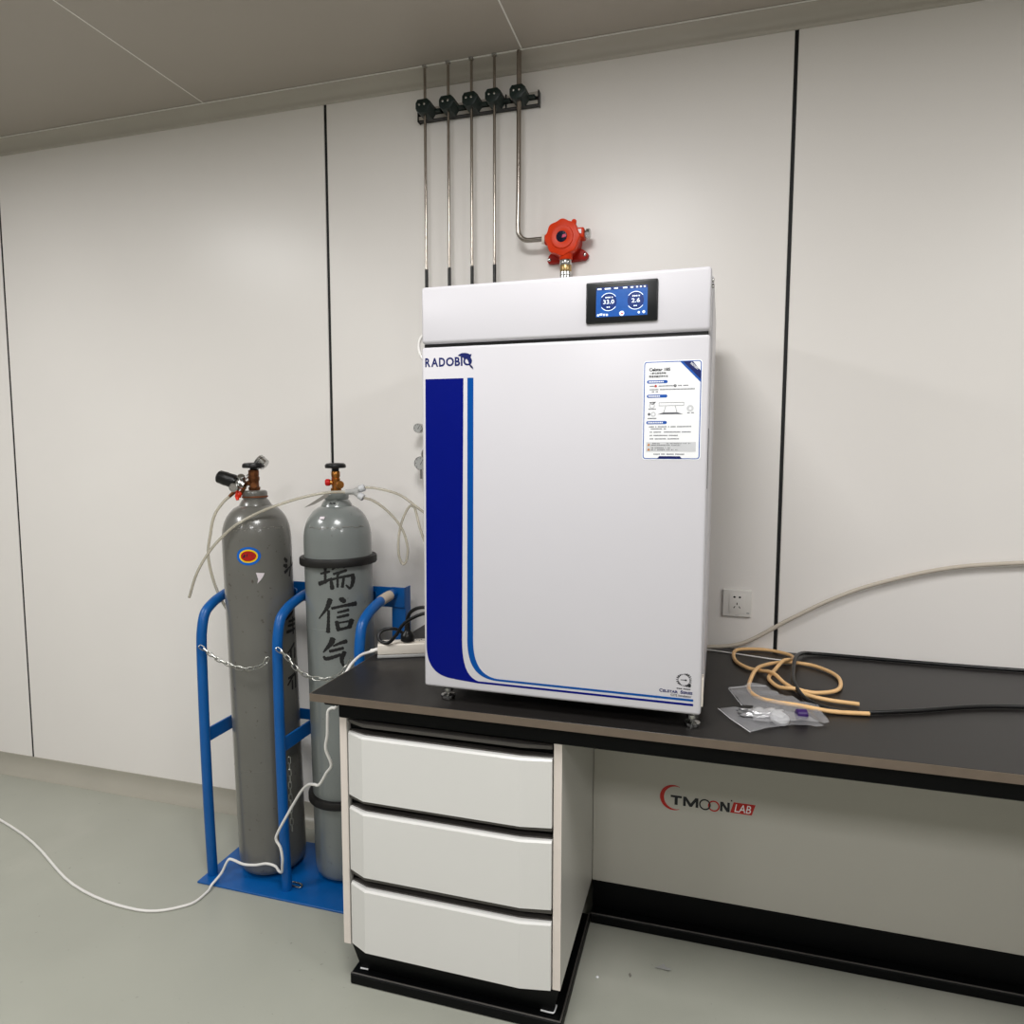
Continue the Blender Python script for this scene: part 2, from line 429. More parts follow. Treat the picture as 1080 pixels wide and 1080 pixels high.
# ------------------------------------------------------------------ incubator (local: x along the front, y towards the wall, z up)
IW = .660
inc = thing('incubator', 'tall white laboratory incubator with a blue striped door and touchscreen, on the dark worktop', 'incubator', (-.239, -.699, .8481), (0, 0, -.014))
mb = MB(white_m); mb.box(.003, IW+.0035, .058, .585, .006, .9600, .006, 3)
mb.build('body', inc)
mb = MB(white_m); mb.box(0, IW, 0, .0579, .8335, .9655, .008, 4)
hood = mb.build('control_hood', inc)
mb = MB(blackplastic_m); mb.box(.004, IW-.004, .010, .0578, .826, .8333); mb.build('door_gasket', inc)
mb = MB(white_m); mb.box(-.0005, IW+.0005, 0, .052, .0005, .8255, .007, 4)
door = mb.build('door', inc)
# touchscreen
mb = MB(bezel_m)
mb.box(.396, .551, -.0065, .002, .8585, .9465, .004, 3)
scr = mb.build('touchscreen', inc)
X0, X1, Z0, Z1 = .4190, .5293, .8712, .9338
ys = -.0066
mb = MB(screenblue_m); mb.bar(X0, X1, Z0, Z1, ys, .0003)
mb.use(screendark_m); mb.bar(X0, X1, Z1-.006, Z1, ys-.0003, .0002)
for cx in (.4462, .5043):
    mb.use(screendark_m); mb.prism([(cx+.0175*math.cos(k*PI/16), .9028+.0175*math.sin(k*PI/16)) for k in range(32)], (0,ys-.0003,0), (1,0,0), (0,0,1), (0,-1,0), 0, .0002)
    mb.use(screenwhite_m)
    mb.arcband(cx, .9028, .0180, .0192, math.radians(35), math.radians(145), ys-.0003, .0003, 16)
    mb.arcband(cx, .9028, .0180, .0192, math.radians(215), math.radians(325), ys-.0003, .0003, 16)
    for dx in (-.007, -.003, .001, .0062): mb.bar(cx+dx, cx+dx+.0028, .9110, .9135, ys-.0005, .0002)
    for dx in (-.004, 0): mb.bar(cx+dx, cx+dx+.0028, .8905, .8928, ys-.0005, .0002)
mb.text('33.0', .4345, .8985, .0088, .0238, ys-.0005, .008, th=.0002); mb.text('2.6', .4955, .8985, .0088, .0180, ys-.0005, .008, th=.0002)
for x, w in ((.4215,.009),(.4375,.013),(.458,.008),(.477,.009),(.493,.006),(.505,.004),(.513,.004),(.521,.004)): mb.bar(x, x+w, Z1-.0046, Z1-.0016, ys-.0006, .0002)
for x, w, z in ((.4215,.004,.875),(.427,.006,.8765),(.435,.004,.8755),(.441,.004,.875)): mb.bar(x, x+w, z-.0016, z+.0026, ys-.0004, .0002)
disc = lambda cx, cz, r: [(cx+r*math.cos(k*PI/10), cz+r*math.sin(k*PI/10)) for k in range(20)]
mb.flat(disc(.4750, .8770, .0052), ys-.0004, .0003); mb.flat(disc(.5218, .8778, .0030), ys-.0004, .0003); mb.flat(disc(.5115, .8772, .0025), ys-.0004, .0003)
mb.use(screenred_m); mb.flat(disc(.4755, .8768, .0021), ys-.0007, .0003)
mb.build('display', scr)
# door decals
yd = -.0001
def arc(cx, cz, r, a0, a1, n=14): return [(cx+r*math.cos(math.radians(a0+(a1-a0)*k/n)), cz+r*math.sin(math.radians(a0+(a1-a0)*k/n))) for k in range(n+1)]
mb = MB(navy_m)
# broad panel: rounded lower left corner, lower right tail sweeping along the stripe
def bez(a, b, c, d, n=18):
    return [tuple(a[i]*(1-t)**3+3*b[i]*t*(1-t)**2+3*c[i]*t*t*(1-t)+d[i]*t**3 for i in (0, 1)) for t in [k/n for k in range(n+1)]]
pts = [(.0098, .7508)]+bez((.0065, .105), (.0060, .050), (.0330, .0280), (.0780, .0262))
pts += [(.1410, .0262)]+bez((.1410, .0262), (.1160, .0330), (.1000, .0560), (.1000, .125))[1:]+[(.1066, .7506)]
mb.flat(pts, yd)
mb.flat([(.1408, .0262), (.1408, .0213), (.6442, .0213), (.6442, .0262)], yd)
mb.flat([(.080, .0262), (.080, .0256), (.1408, .0213), (.1408, .0262)], yd)
mb.build('broad_stripe', door)
mb = MB(bluev_m)
outer = [(.1166, .7510)]+bez((.1136, .125), (.1140, .0560), (.1420, .0316), (.1950, .0316))
inner = bez((.1950, .0366), (.1560, .0370), (.1288, .0600), (.1285, .125))+[(.1316, .7510)]
mb.flat(outer+inner, yd); mb.bar(.195, .6442, .0316, .0366, yd)
mb.build('narrow_stripe', door)
mb = MB(logo_m)
xx = .0097
for ch, w in (('R', .0135), ('A', .0180), ('D', .0155), ('O', .0205), ('B', .0130), ('I', .0042), ('O', .0220)):
    mb.text(ch, xx, .7792, .0208, w, yd, .030); xx += w+.0020
mb.flat([(.0930,.8030),(.0970,.8060),(.1030,.8085),(.1110,.8087),(.1185,.8072),(.1235,.8045),(.1275,.8060),(.1262,.8015),(.1245,.7970),(.1255,.7925),(.1265,.7870),(.1240,.7800),
         (.1300,.7745),(.1270,.7740),(.1225,.7790),(.1205,.7850),(.1185,.7905),(.1150,.7950),(.1100,.7975),(.1095,.7925),(.1060,.7985),(.1000,.8010)], yd-.0004)
mb.flat([(.1215,.7800),(.1255,.7750),(.1315,.7700),(.1300,.7760),(.1245,.7815)], yd-.0004)
mb.build('maker_logo', door)
# instruction label
L0, L1, B0, B1 = .5245, .6440, .5640, .7722
def rrect(x0, x1, z0, z1, r, n=5):
    p = []
    for cx, cz, a in ((x1-r, z0+r, -90), (x1-r, z1-r, 0), (x0+r, z1-r, 90), (x0+r, z0+r, 180)): p += arc(cx, cz, r, a, a+90, n)
    return p
ysn = yd-.0002
mb = MB(sheet_m); mb.flat(rrect(L0-.002, L1+.002, B0-.002, B1+.002, .007), yd, .0003)
mb.use(sheetblue_m); mb.flat(rrect(L0, L1, B0, B1, .006), yd-.0003, .0002)
mb.use(sheet_m); mb.flat(rrect(L0+.0018, L1-.0018, B0+.0018, B1-.0018, .0045), yd-.0005, .0002)
yt = yd-.0008
mb.use(logo_m); mb.flat([(.600,B1-.0015),(.6260,B1-.0015),(L1-.0012,.7500),(L1-.0012,.7265)], yt, .0002)
mb.use(sheetblue_m); mb.flat([(.600,B1-.0015),(.606,B1-.0015),(L1-.0012,.7325),(L1-.0012,.7265)], yt-.0002, .0002)
mb.use(sheet_m); mb.text('RADOBIO', .6205, .7655, .005, .020, yt-.0002, .02, rot=math.radians(-41), th=.0002)
mb.use(blackink_m); mb.text('Celstar 185', .5350, .7522, .0068, .0445, yt, .035, th=.0002)
mb.text('二氧化碳培养箱', .5365, .7455, .0045, .034, yt, .01, th=.0002); mb.text('简易功能操作方法', .5350, .7385, .0048, .040, yt, .02, th=.0002)
mb.use(sheetblue_m)
for zc in (.7295, .6990, .6425): mb.flat(rrect(.531, .5745, zc-.0033, zc+.0033, .0032), yt, .0002)
mb.use(sheet_m)
for zc, w in ((.7295,.030),(.6990,.024),(.6425,.032)):
    x = .5345
    while x < .5345+w: mb.bar(x, x+.0028, zc-.0014, zc+.0014, yt-.0002, .0002); x += .0036
rr = random.Random(3)
def line(x0, x1, z, h=.0021):
    x = x0
    while x < x1-.0015:
        if rr.random() > .13: mb.bar(x, x+.0021, z-h/2, z+h/2, yt, .0002)
        x += .0027
mb.use(greyink_m)
for x0, x1, z in ((.537,.617,.7205),(.537,.632,.7130),(.539,.555,.7085),(.537,.626,.6335),(.541,.575,.6290),(.539,.626,.6220),(.539,.599,.6148),(.539,.601,.6075),(.548,.612,.5745)): line(x0, x1, z)
mb.use(redink_m); mb.flat(disc(.5497, .7205, .0026), yt-.0002, .0002)
mb.use(blackink_m); mb.arcband(.5905, .7205, .0018, .0028, 0, 2*PI, yt-.0002, .0002, 12)
mb.use(lightgrey_m); mb.bar(.5315, .6360, .5800, .6005, yt, .0002); mb.arcband(.5425, .6790, .004, .0065, 0, 2*PI, yt, .0002, 12)
mb.arcband(.6225, .6720, .003, .0072, 0, 2*PI, yt, .0002, 12); mb.arcband(.5455, .6605, .003, .0055, 0, 2*PI, yt, .0002, 12)
mb.use(greyink_m)
mb.flat([(.5545,.6600),(.6080,.6600),(.5960,.6640),(.5665,.6640)], yt, .0002); mb.flat([(.536,.686),(.541,.682),(.551,.687),(.546,.681)], yt, .0002); mb.flat(disc(.5365,.6605,.003), yt, .0002)
for x0, x1, z in ((.557,.6095,.6845),(.557,.6095,.6780)): mb.bar(x0, x1, z, z+.0007, yt, .0002)
for x in (.557, .6088): mb.bar(x, x+.0007, .678, .685, yt, .0002)
mb.flat([(.5672,.664),(.5680,.664),(.5720,.6775),(.5712,.6775)], yt, .0002); mb.flat([(.5950,.664),(.5958,.664),(.5920,.6775),(.5912,.6775)], yt, .0002)
line(.535, .551, .6715); line(.534, .553, .6515); line(.617, .630, .6625)
mb.use(blackink_m)
for z, w in ((.5975,.085),(.5935,.062),(.5880,.050),(.5840,.058)): line(.542, .542+w, z, .0019)
mb.use(amber_m)
for z in (.5955, .5855): mb.flat([(.5340,z-.0030),(.5400,z-.0030),(.5370,z+.0026)], yt-.0002, .0002)
mb.use(logo_m); mb.flat([(.5555,B0+.0010),(.6080,B0+.0010),(.6030,B0+.0062),(.5600,B0+.0062)], yt, .0002)
mb.build('instruction_label', door)
# quality seal and series name, lower right
mb = MB(blackink_m)
cx, cz = .6236, .0785
for k in range(22):
    a = k/22*2*PI; r0, r1 = .0118, .0158+.0016*math.sin(k*7)
    dw = .0013*(1+.4*math.sin(k*5))
    c, s_ = math.cos(a), math.sin(a)
    mb.flat([(cx+c*r0-s_*dw, cz+s_*r0+c*dw), (cx+c*r0+s_*dw, cz+s_*r0-c*dw), (cx+c*r1+s_*dw*.8, cz+s_*r1-c*dw*.8), (cx+c*r1-s_*dw*.8, cz+s_*r1+c*dw*.8)][::-1], yd)
mb.bar(cx-.0075, cx+.006, cz-.0006, cz+.0006, yd); mb.flat(disc(cx+.0035, cz, .0018), yd-.0004); mb.flat(disc(.6352, .0668, .0036), yd-.0004)
for x, w in ((.6080,.0035),(.6120,.0035),(.6160,.0035),(.6225,.0035),(.6265,.0035),(.6305,.0035),(.6345,.0028)): mb.bar(x, x+w, .0573, .0593, yd)
mb.build('seal', door)
mb = MB(logo_m)
mb.text('C', .5705, .0468, .0074, .0070, yd, .035); mb.text('ELSTAR', .5785, .0468, .0060, .0325, yd, .035)
mb.text('S', .6162, .0468, .0072, .0055, yd, .035); mb.text('ERIES', .6223, .0468, .0058, .0200, yd, .035)
mb.use(blackink_m); mb.text('CO2 Incubator', .5955, .0397, .0052, .0445, yd, .01)
mb.build('series_name', door)
# hinge plate, latch slot, small screws, door cable, feet
MB(cream_m).box(IW, IW+.0045, .010, .045, .018, .082, .001, 1).build('hinge_plate', inc)
MB(blackplastic_m).box(IW-.001, IW+.0014, .018, .034, .500, .630, .0005, 1).build('latch_slot', inc)
for z in (.942, .930):
    MB(chrome_m).cyl((IW-.001, .030, z), (IW+.0045, .030, z), .0042, None, 14, .001).build('side_screw', inc)
mb = MB(cordw_m); mb.tube([(.004,.030,.862),(-.010,.030,.858),(-.019,.030,.843),(-.0195,.030,.822),(-.010,.030,.804),(.003,.030,.799)], .0038, 12)
mb.build('door_cable', inc)
for fx in (.048, .642):
    for fy in (.036, .53):
        f = MB(chrome_m); zf = CZ-.8481+.0003
        f.lathe([(.016, zf), (.0175, zf+.003), (.0175, zf+.009), (.011, zf+.0105), (.0055, zf+.012), (.0055, zf+.018), (.0125, zf+.019), (.0125, zf+.027), (.006, zf+.0275), (.006, .008)], (fx, fy, 0), n=6 if False else 28)
        f.build('foot', inc)

# ------------------------------------------------------------------ gas pipes on the wall
YP = -.058
pipe_x = [-.499, -.4175, -.338, -.261]
first = None
desc = ['thin steel gas pipe in the leftmost clamp of the rail',
        'thin steel gas pipe in the second clamp from the left end of the rail',
        'thin steel gas pipe in the middle one of the five clamps',
        'thin steel gas pipe nearest the thicker bent pipe']
sl_top = [2.030, 2.036, 2.046, 2.050]
mb = MB(steel_m); mb.cyl((0,0,1.46), (0,0,ZC-.003), .0046, None, 16); pipe_me = mb
pr = thing('gas_pipe', desc[0], 'pipe', (pipe_x[0], YP, 1.46), group='straight gas pipes coming down the wall')
po = mb.build('tube', pr, world=False)
po.data.transform(Matrix.Translation((0,0,-1.46)))
mb = MB(blackplastic_m); mb.cyl((0,0,.06), (0,0,.572), .0056, None, 16); so = mb.build('sleeve', pr)
mb = MB(chrome_m); mb.lathe([(.0046,ZC-1.46-.006),(.009,ZC-1.46-.006),(.010,ZC-1.46-.0005),(.0046,ZC-1.46-.0005)], n=20); co = mb.build('ceiling_collar', pr)
for i in (1, 2, 3):
    c = pr.copy(); COL.objects.link(c); c.location.x = pipe_x[i]; c['label'] = desc[i]
    for ch in (po, so, co):
        d = ch.copy(); COL.objects.link(d); d.parent = c
bpz = 2.098
mb = MB(steel_m)
pth = [(-.180, YP, ZC-.003), (-.1805, YP, 2.3), (-.182, YP, 2.17), (-.182, YP, 2.14)]
pth += [(-.182+.036*(1-math.cos(k/6*PI/2)), YP, 2.134-.036*math.sin(k/6*PI/2)) for k in range(1, 7)]+[(-.12, YP, bpz), (-.098, YP, bpz)]
mb.tube(pth, .0078, 18, True)
bent = recentre(mb.build('conduit_pipe'))
tag(bent, 'thicker steel pipe bent into the orange gas detector', 'pipe')

# clamp rail
rail = thing('clamp_rail', 'short aluminium rail of dark pipe clamps high on the wall', 'rail', (-.335, 0, 2.53))
xa, xb, za, zb = -.538, -.128, 2.526, 2.566
mb = MB(alu_m)
for z0, z1, y0, y1 in ((za, zb, -.004, -.0005), (za+.0021, za+.005, -.018, -.004), (zb-.004, zb, -.018, -.004), (za+.0021, za+.014, -.021, -.018), (zb-.014, zb, -.021, -.018)):
    mb.box(xa, xb, y0, y1, z0, z1, .0006, 1)
mb.build('channel', rail, world=True)
mb = MB(blackplastic_m); mb.box(xa, xb, -.016, -.0042, za+.0142, zb-.0142); mb.build('slot_liner', rail, world=True)
for x in (xa-.004, xb):
    MB(blackplastic_m).box(x, x+.004, -.024, -.0005, za-.003, zb+.003, .001, 1).build('end_cap', rail, world=True)
MB(blackplastic_m).box(xa, xb, -.0215, -.0005, za, za+.002).build('lower_lip', rail, world=True)
MB(blackplastic_m).box(-.236, -.231, -.025, -.0165, za-.003, zb+.003, .001, 1).build('joint_clip', rail, world=True)
for i, x in enumerate(pipe_x+[-.1803]):
    c = MB(clamp_m)
    w, h = .026, .0215
    o = [(-w, -h*.35), (-w, h*.45), (-w*.72, h*.95), (w*.55, h), (w*.95, h*.55), (w, -h*.1), (w*.45, -h*.95), (-w*.4, -h), (-w*.85, -h*.7)]
    c.prism([(x+p[0], 2.546+p[1]) for p in o], (0,0,0), (1,0,0), (0,0,1), (0,-1,0), .0215, .078, .003)
    c.box(x+.012, x+.046, -.040, -.0215, 2.541, 2.550, .002, 1)
    cl = c.build('pipe_clamp', rail, world=True)
    for dx in (-.012, .006):
        sct = MB(chrome_m); sct.lathe([(.0036, 0), (.0036, .0025), (.0024, .0036)], (x+dx, -.078, 2.549), (0,-1,0), 14); sct.build('screw', cl, world=True)

# ------------------------------------------------------------------ gas detector
det = thing('gas_detector', 'orange round gas detector on the wall above the incubator', 'detector', (-.033, 0, 2.05))
dcx, dcz = -.0335, 2.092
mb = MB(orangedk_m)
mb.lathe([(.046, .010), (.052, .014), (.052, .058), (.046, .060)], (dcx, 0, dcz), (0,-1,0), 40)
mb.prism([(dcx-.062, 2.040), (dcx-.058, 2.033), (dcx-.046, 2.032), (dcx+.060, 2.036), (dcx+.070, 2.043), (dcx+.072, 2.052), (dcx+.062, 2.062), (dcx+.03, 2.082), (dcx-.03, 2.078), (dcx-.056, 2.056)], (0,0,0), (1,0,0), (0,0,1), (0,-1,0), .0005, .022, .003)
mb.build('housing', det, world=True)
for x, z in ((dcx-.0535, 2.0425), (dcx+.061, 2.0505)):
    MB(chrome_m).lathe([(.0058,0),(.0058,.003),(.003,.0045)], (x, -.022, z), (0,-1,0), 16).build('mounting_screw', det, world=True)
mb = MB(orange_m)
out = []
for k in range(96):
    a = k/96*2*PI; out.append((dcx+(.0545+.0022*math.cos(8*a))*math.cos(a), dcz+(.0545+.0022*math.cos(8*a))*math.sin(a)))
mb.prism(out, (0,0,0), (1,0,0), (0,0,1), (0,-1,0), .058, .082, .004)
mb.lathe([(.036,.0825),(.034,.0855),(.019,.0860),(.0175,.0855)], (dcx,0,dcz), (0,-1,0), 40)
cover = mb.build('cover', det, world=True)
mb = MB(window_m); mb.lathe([(.0172,.0857),(.0165,.0872),(0,.0876)], (dcx-.001,0,dcz+.001), (0,-1,0), 28)
mb.use(pinkdot_m); mb.prism([(dcx+.001,dcz-.004),(dcx+.014,dcz-.001),(dcx+.012,dcz+.007),(dcx+.002,dcz+.005)], (0,-.0872,0), (1,0,0), (0,0,1), (0,-1,0), 0, .0008)
mb.build('window', cover, world=True)
mb = MB(orange_m); mb.cyl((dcx-.040, -.045, 2.098), (dcx-.0625, -.045, 2.098), .0165, None, 24, .002)
mb.build('boss', det, world=True)
mb = MB(orange_m); mb.cyl((dcx+.030,-.05,2.135), (dcx+.036,-.074,2.139), .008, None, 16, .002); mb.build('lug', det, world=True)
mb = MB(orange_m)
mb.box(dcx+.036, dcx+.066, -.070, -.024, 2.090, 2.121, .004, 2);
mb.build('boss', det, world=True)
mb = MB(cream_m); mb.cyl((dcx-.0627, -.054, 2.098), (dcx-.071, -.056, 2.098), .0165, .0145, 24, .001); mb.build('pipe_gland', det, world=True)
mb = MB(chrome_m); mb.lathe([(.012,0),(.012,.004),(.0155,.005),(.0155,.014),(.011,.017)], (dcx+.0662, -.047, 2.106), (1,0,0), 8); mb.build('plug', det, world=True)
mb = MB(sheet_m); mb.box(dcx+.044, dcx+.058, -.0709, -.0702, 2.102, 2.115); mb.build('white_sticker', det, world=True)
sx, sy = -.026, -.058
mb = MB(orange_m); mb.lathe([(.019,2.027),(.021,2.030),(.021,2.045),(.024,2.058)], (sx,sy,0), n=28); mb.build('neck', det, world=True)
mb = MB(chrome_m); mb.lathe([(.0185,2.011),(.0195,2.013),(.0195,2.025),(.0185,2.0268)], (sx,sy,0), n=28)
mb.lathe([(.0165,1.965),(.0195,1.967),(.0195,1.976),(.0165,1.9765),(.0165,1.979),(.0190,1.980),(.0190,1.990),(.0175,1.9915)], (sx,sy,0), n=28)
mb.use(gland_m); mb.lathe([(.0175,1.9916),(.0182,1.994),(.0182,2.008),(.0175,2.0108)], (sx,sy,0), n=28)
mb.build('sensor_head', det, world=True)

# ------------------------------------------------------------------ wall regulator beside the incubator
reg = thing('wall_regulator', 'small wall gas regulator whose two dials peep out left of the incubator', 'regulator', (-.47, 0, 1.33))
mb = MB(chrome_m); mb.box(-.505, -.45, -.085, -.0005, 1.37, 1.47, .006, 2); mb.cyl((-.478,-.085,1.42), (-.478,-.12,1.42), .022, None, 24, .003)
mb.cyl((-.505,-.058,1.502), (-.48,-.058,1.44), .006); mb.cyl((-.50,-.058,1.387), (-.515,-.058,1.387), .006); mb.cyl((-.529,-.05,1.37),(-.529,-.05,1.334),.0045)
mb.cyl((-.499,-.058,1.4705),(-.499,-.058,1.4595),.0075)
mb.build('regulator_body', reg, world=True)
for cx, cz, r, y in ((-.531, 1.507, .0165, -.07), (-.523, 1.388, .024, -.07)):
    g = MB(chrome_m); g.lathe([(r*.9,.0),(r,.004),(r,.022),(r*.92,.026),(r*.86,.0245)], (cx,y+.024,cz), (0,-1,0), 32)
    gg = g.build('gauge', reg, world=True)
    g = MB(dial_m); g.lathe([(r*.86,.0246),(0,.0247)], (cx,y+.024,cz), (0,-1,0), 32)
    g.use(blackink_m); g.prism([(-.001,-r*.2),(.001,-r*.2),(r*.45,r*.55),(r*.42,r*.58)], (cx,y-.0008,cz), (1,0,0), (0,0,1), (0,-1,0), 0, .0006)
    for k in range(7):
        a = math.radians(-40+k*260/6); c_, s_ = math.cos(a), math.sin(a)
        g.prism([(c_*r*.62-s_*.0008, s_*r*.62+c_*.0008),(c_*r*.62+s_*.0008, s_*r*.62-c_*.0008),(c_*r*.78+s_*.0008, s_*r*.78-c_*.0008),(c_*r*.78-s_*.0008, s_*r*.78+c_*.0008)], (cx,y-.0008,cz), (1,0,0), (0,0,1), (0,-1,0), 0, .0005)
    g.build('dial', gg, world=True)

# ------------------------------------------------------------------ wall socket
so = thing('wall_socket', 'white five-hole wall socket right of the incubator', 'socket', (.518, 0, .913))
a0, a1, b0, b1 = .475, .561, .9135, .9995
MB(plate_m).box(a0, a1, -.009, -.0003, b0, b1, .003, 3).build('cover_plate', so, world=True)
MB(plate_m).box(a0+.019, a1-.019, -.0105, -.0091, b0+.012, b1-.012, .0008, 2).build('insert', so, world=True)
mb = MB(blackplastic_m)
def slot(cx, cz, w, h, rot):
    c, s_ = math.cos(rot), math.sin(rot)
    p = [(-w,-h),(w,-h),(w,h),(-w,h)]
    mb.prism([(cx+x*c-z*s_, cz+x*s_+z*c) for x, z in p], (0,-.0106,0), (1,0,0), (0,0,1), (0,-1,0), 0, .0003)
mc = .518
for s_ in (-1, 1):
    slot(mc+s_*.0078, .9765, .0036, .0016, 0); mb.lathe([(.0030,0),(.0030,.0003)], (mc+s_*.0082,-.0106,.9765), (0,-1,0), 14)
    slot(mc+s_*.0078, .9445, .0012, .0036, s_*math.radians(-35) if False else s_*math.radians(35))
slot(mc, .9555, .0013, .0036, 0)
mb.build('socket_hole', so, world=True)
mb = MB(greyplastic_m); mb.bar(mc-.006, mc+.006, .9185, .9195, -.0091, .0002); mb.build('marking', so, world=True)
MB(greyplastic_m).bar(a1-.014, a1-.006, .925, .929, -.0091, .0002).build('marking', so, world=True)

# ------------------------------------------------------------------ cables and hose right of the incubator
def cable(name, pts, r, m, label, cat, n=12):
    o = MB(m).tube(pts, r, n).build(name); recentre(o); return tag(o, label, cat)
cable('thick_cable', [(.36,-.045,.8185),(.43,-.04,.8195),(.486,-.035,.8245),(.528,-.03,.8335),(.57,-.028,.8535),(.61,-.026,.879),(.65,-.024,.906),(.697,-.024,.936),(.78,-.022,.985),(.9,-.02,1.04),(1.1,-.02,1.10),(1.35,-.02,1.13)], .0062, beige_m,
      'thick beige cable rising along the wall to the right below the socket', 'cable')
cable('thin_cable', [(.38,-.05,.8135),(.43,-.052,.8137),(.514,-.072,.814),(.56,-.084,.814),(.60,-.094,.8137),(.640,-.100,.8135),(.675,-.1,.8135)], .0021, cordw_m,
      'thin white cord lying straight across the worktop under the amber hose', 'cable', 8)
cable('black_cable', [(1.4,-.02,.8172),(1.1,-.025,.8172),(.85,-.018,.8172),(.735,-.02,.8185),(.700,-.07,.829),(.676,-.155,.838),(.658,-.267,.832),(.652,-.346,.829),(.663,-.423,.821),(.69,-.47,.8172),(.76,-.50,.8172),(.9,-.45,.8172),(1.1,-.36,.8172),(1.4,-.3,.8172)], .0055, blackplastic_m,
      'black cable crossing over the amber hose coils', 'cable')
h0 = CZ+.0068
hp = [(.80,-.50,h0),(.72,-.51,h0),(.647,-.513,h0+.008),(.615,-.514,h0+.010),(.588,-.502,h0+.008),(.557,-.473,h0+.004),(.540,-.418,h0),(.541,-.358,h0),(.563,-.262,h0+.010),(.596,-.181,h0+.002),(.635,-.142,h0),(.672,-.131,h0),
      (.73,-.15,h0),(.775,-.23,h0),(.76,-.34,h0),(.70,-.385,h0),(.646,-.385,h0+.006),(.615,-.366,h0),(.597,-.322,h0),(.596,-.284,h0),(.615,-.222,h0),(.644,-.160,h0+.012),(.676,-.104,h0+.002),
      (.672,-.055,h0),(.627,-.022,h0),(.575,-.018,h0),(.528,-.046,h0+.003),(.510,-.092,h0+.004),(.513,-.159,h0),(.540,-.216,h0),(.572,-.236,h0),(.605,-.283,h0+.011),(.631,-.335,h0+.002),(.668,-.398,h0),(.72,-.43,h0),(.79,-.44,h0)]
hose = MB(hose_m).tube(hp, .0052, 14).build('rubber_hose'); recentre(hose)
tag(hose, 'amber rubber hose coiled on the worktop right of the incubator', 'hose')

# ------------------------------------------------------------------ plastic bag with small fittings
def crumple(poly, z0, amp, seed, cell=.009, dome=None):
    mb = MB(bag_m); bm = mb.bm
    f = bm.faces.new([bm.verts.new((x, y, 0)) for x, y in poly])
    if f.normal.z < 0: f.normal_flip()
    xs = [p[0] for p in poly]; ys = [p[1] for p in poly]
    for ax, lo, hi in ((0, min(xs), max(xs)), (1, min(ys), max(ys))):
        t = lo+cell*.7
        while t < hi:
            co = Vector((t,0,0)) if ax == 0 else Vector((0,t,0)); no = Vector((1,0.31,0)) if ax == 0 else Vector((-.27,1,0))
            bmesh.ops.bisect_plane(bm, geom=list(bm.verts)+list(bm.edges)+list(bm.faces), plane_co=co, plane_no=no)
            t += cell
    for v in bm.verts:
        p = v.co*26+Vector((seed, seed*2, 0))
        h = abs(noise.noise(p))*amp+abs(noise.noise(p*2.7))*amp*.5
        if dome: h += dome(v.co.x, v.co.y)
        v.co.z = z0+h
    for f in bm.faces: f.smooth = False
    return mb
lump = lambda x, y: .016*math.exp(-(((x-.578)/.045)**2+((y+.588)/.032)**2))
bagt = thing('plastic_bag', 'crumpled clear plastic bag on the worktop at the right of the incubator', 'bag', (.55,-.53,CZ))
A = [(.487,-.420),(.540,-.382),(.582,-.373),(.606,-.420),(.640,-.455),(.690,-.480),(.700,-.590),(.640,-.610),(.566,-.640),(.535,-.640),(.538,-.575),(.515,-.535)]
B = [(.460,-.557),(.500,-.540),(.545,-.535),(.600,-.520),(.660,-.540),(.690,-.600),(.622,-.612),(.566,-.652),(.527,-.683),(.487,-.616)]
crumple(A, CZ+.0022, .022, 3.1, dome=lambda x, y: lump(x, y)+.004).build('upper_layer', bagt, world=True, sharp=180)
crumple(B, CZ+.0012, .009, 8.7).build('lower_layer', bagt, world=True, sharp=180)
mb = MB(sheet_m)
edge = lambda pts, z: mb.tube([(x, y, z) for x, y in pts], .0007, 6, False)
edge([(.460,-.557),(.487,-.616),(.527,-.683)], CZ+.0042); edge([(.487,-.420),(.515,-.535)], CZ+.009); edge([(.487,-.420),(.540,-.382),(.582,-.373)], CZ+.009)
mb.build('sealed_edge', bagt, world=True)
mb = MB(foil_m)
rr = random.Random(11)
r0 = bmesh.ops.create_icosphere(mb.bm, subdivisions=4, radius=1)
for v in r0['verts']:
    p = v.co.copy(); d = 1+.35*noise.noise(p*2.3+Vector((4,1,7)))+.25*noise.noise(p*5.1)+.12*noise.noise(p*11)
    a = math.radians(-12+28)
    d *= 1+.35*math.sin(p.x*9+p.y*4)*abs(p.x)
    q = Vector((p.x*.043*d, p.y*.019*d, max(-.0035, p.z*.012*d)))
    v.co = Vector((q.x*math.cos(a)-q.y*math.sin(a)+.551, q.x*math.sin(a)+q.y*math.cos(a)-.585, q.z+CZ+.0105))
for f in mb.bm.faces: f.smooth = False
o = recentre(mb.build('foil_wrap', sharp=180)); tag(o, 'crumpled piece of silver foil inside the clear plastic bag', 'foil')
mb = MB(whitecap_m); mb.lathe([(.002,0),(.019,0),(.021,.003),(.0205,.009),(.017,.012),(.010,.0125),(.006,.0155),(0,.016)], (.594,-.600,CZ+.0062), (.15,-.35,1), 32)
o = recentre(mb.build('plastic_disc')); tag(o, 'round whitish plastic disc beside the foil in the clear bag', 'disc')
mb = MB(purple_m); mb.lathe([(.010,0),(.012,.002),(.012,.022),(.010,.024)], (.632,-.577,CZ+.0165), (1,.25,0), 20)
o = recentre(mb.build('purple_stopper')); tag(o, 'small purple stopper at the right end of the clear bag', 'stopper')

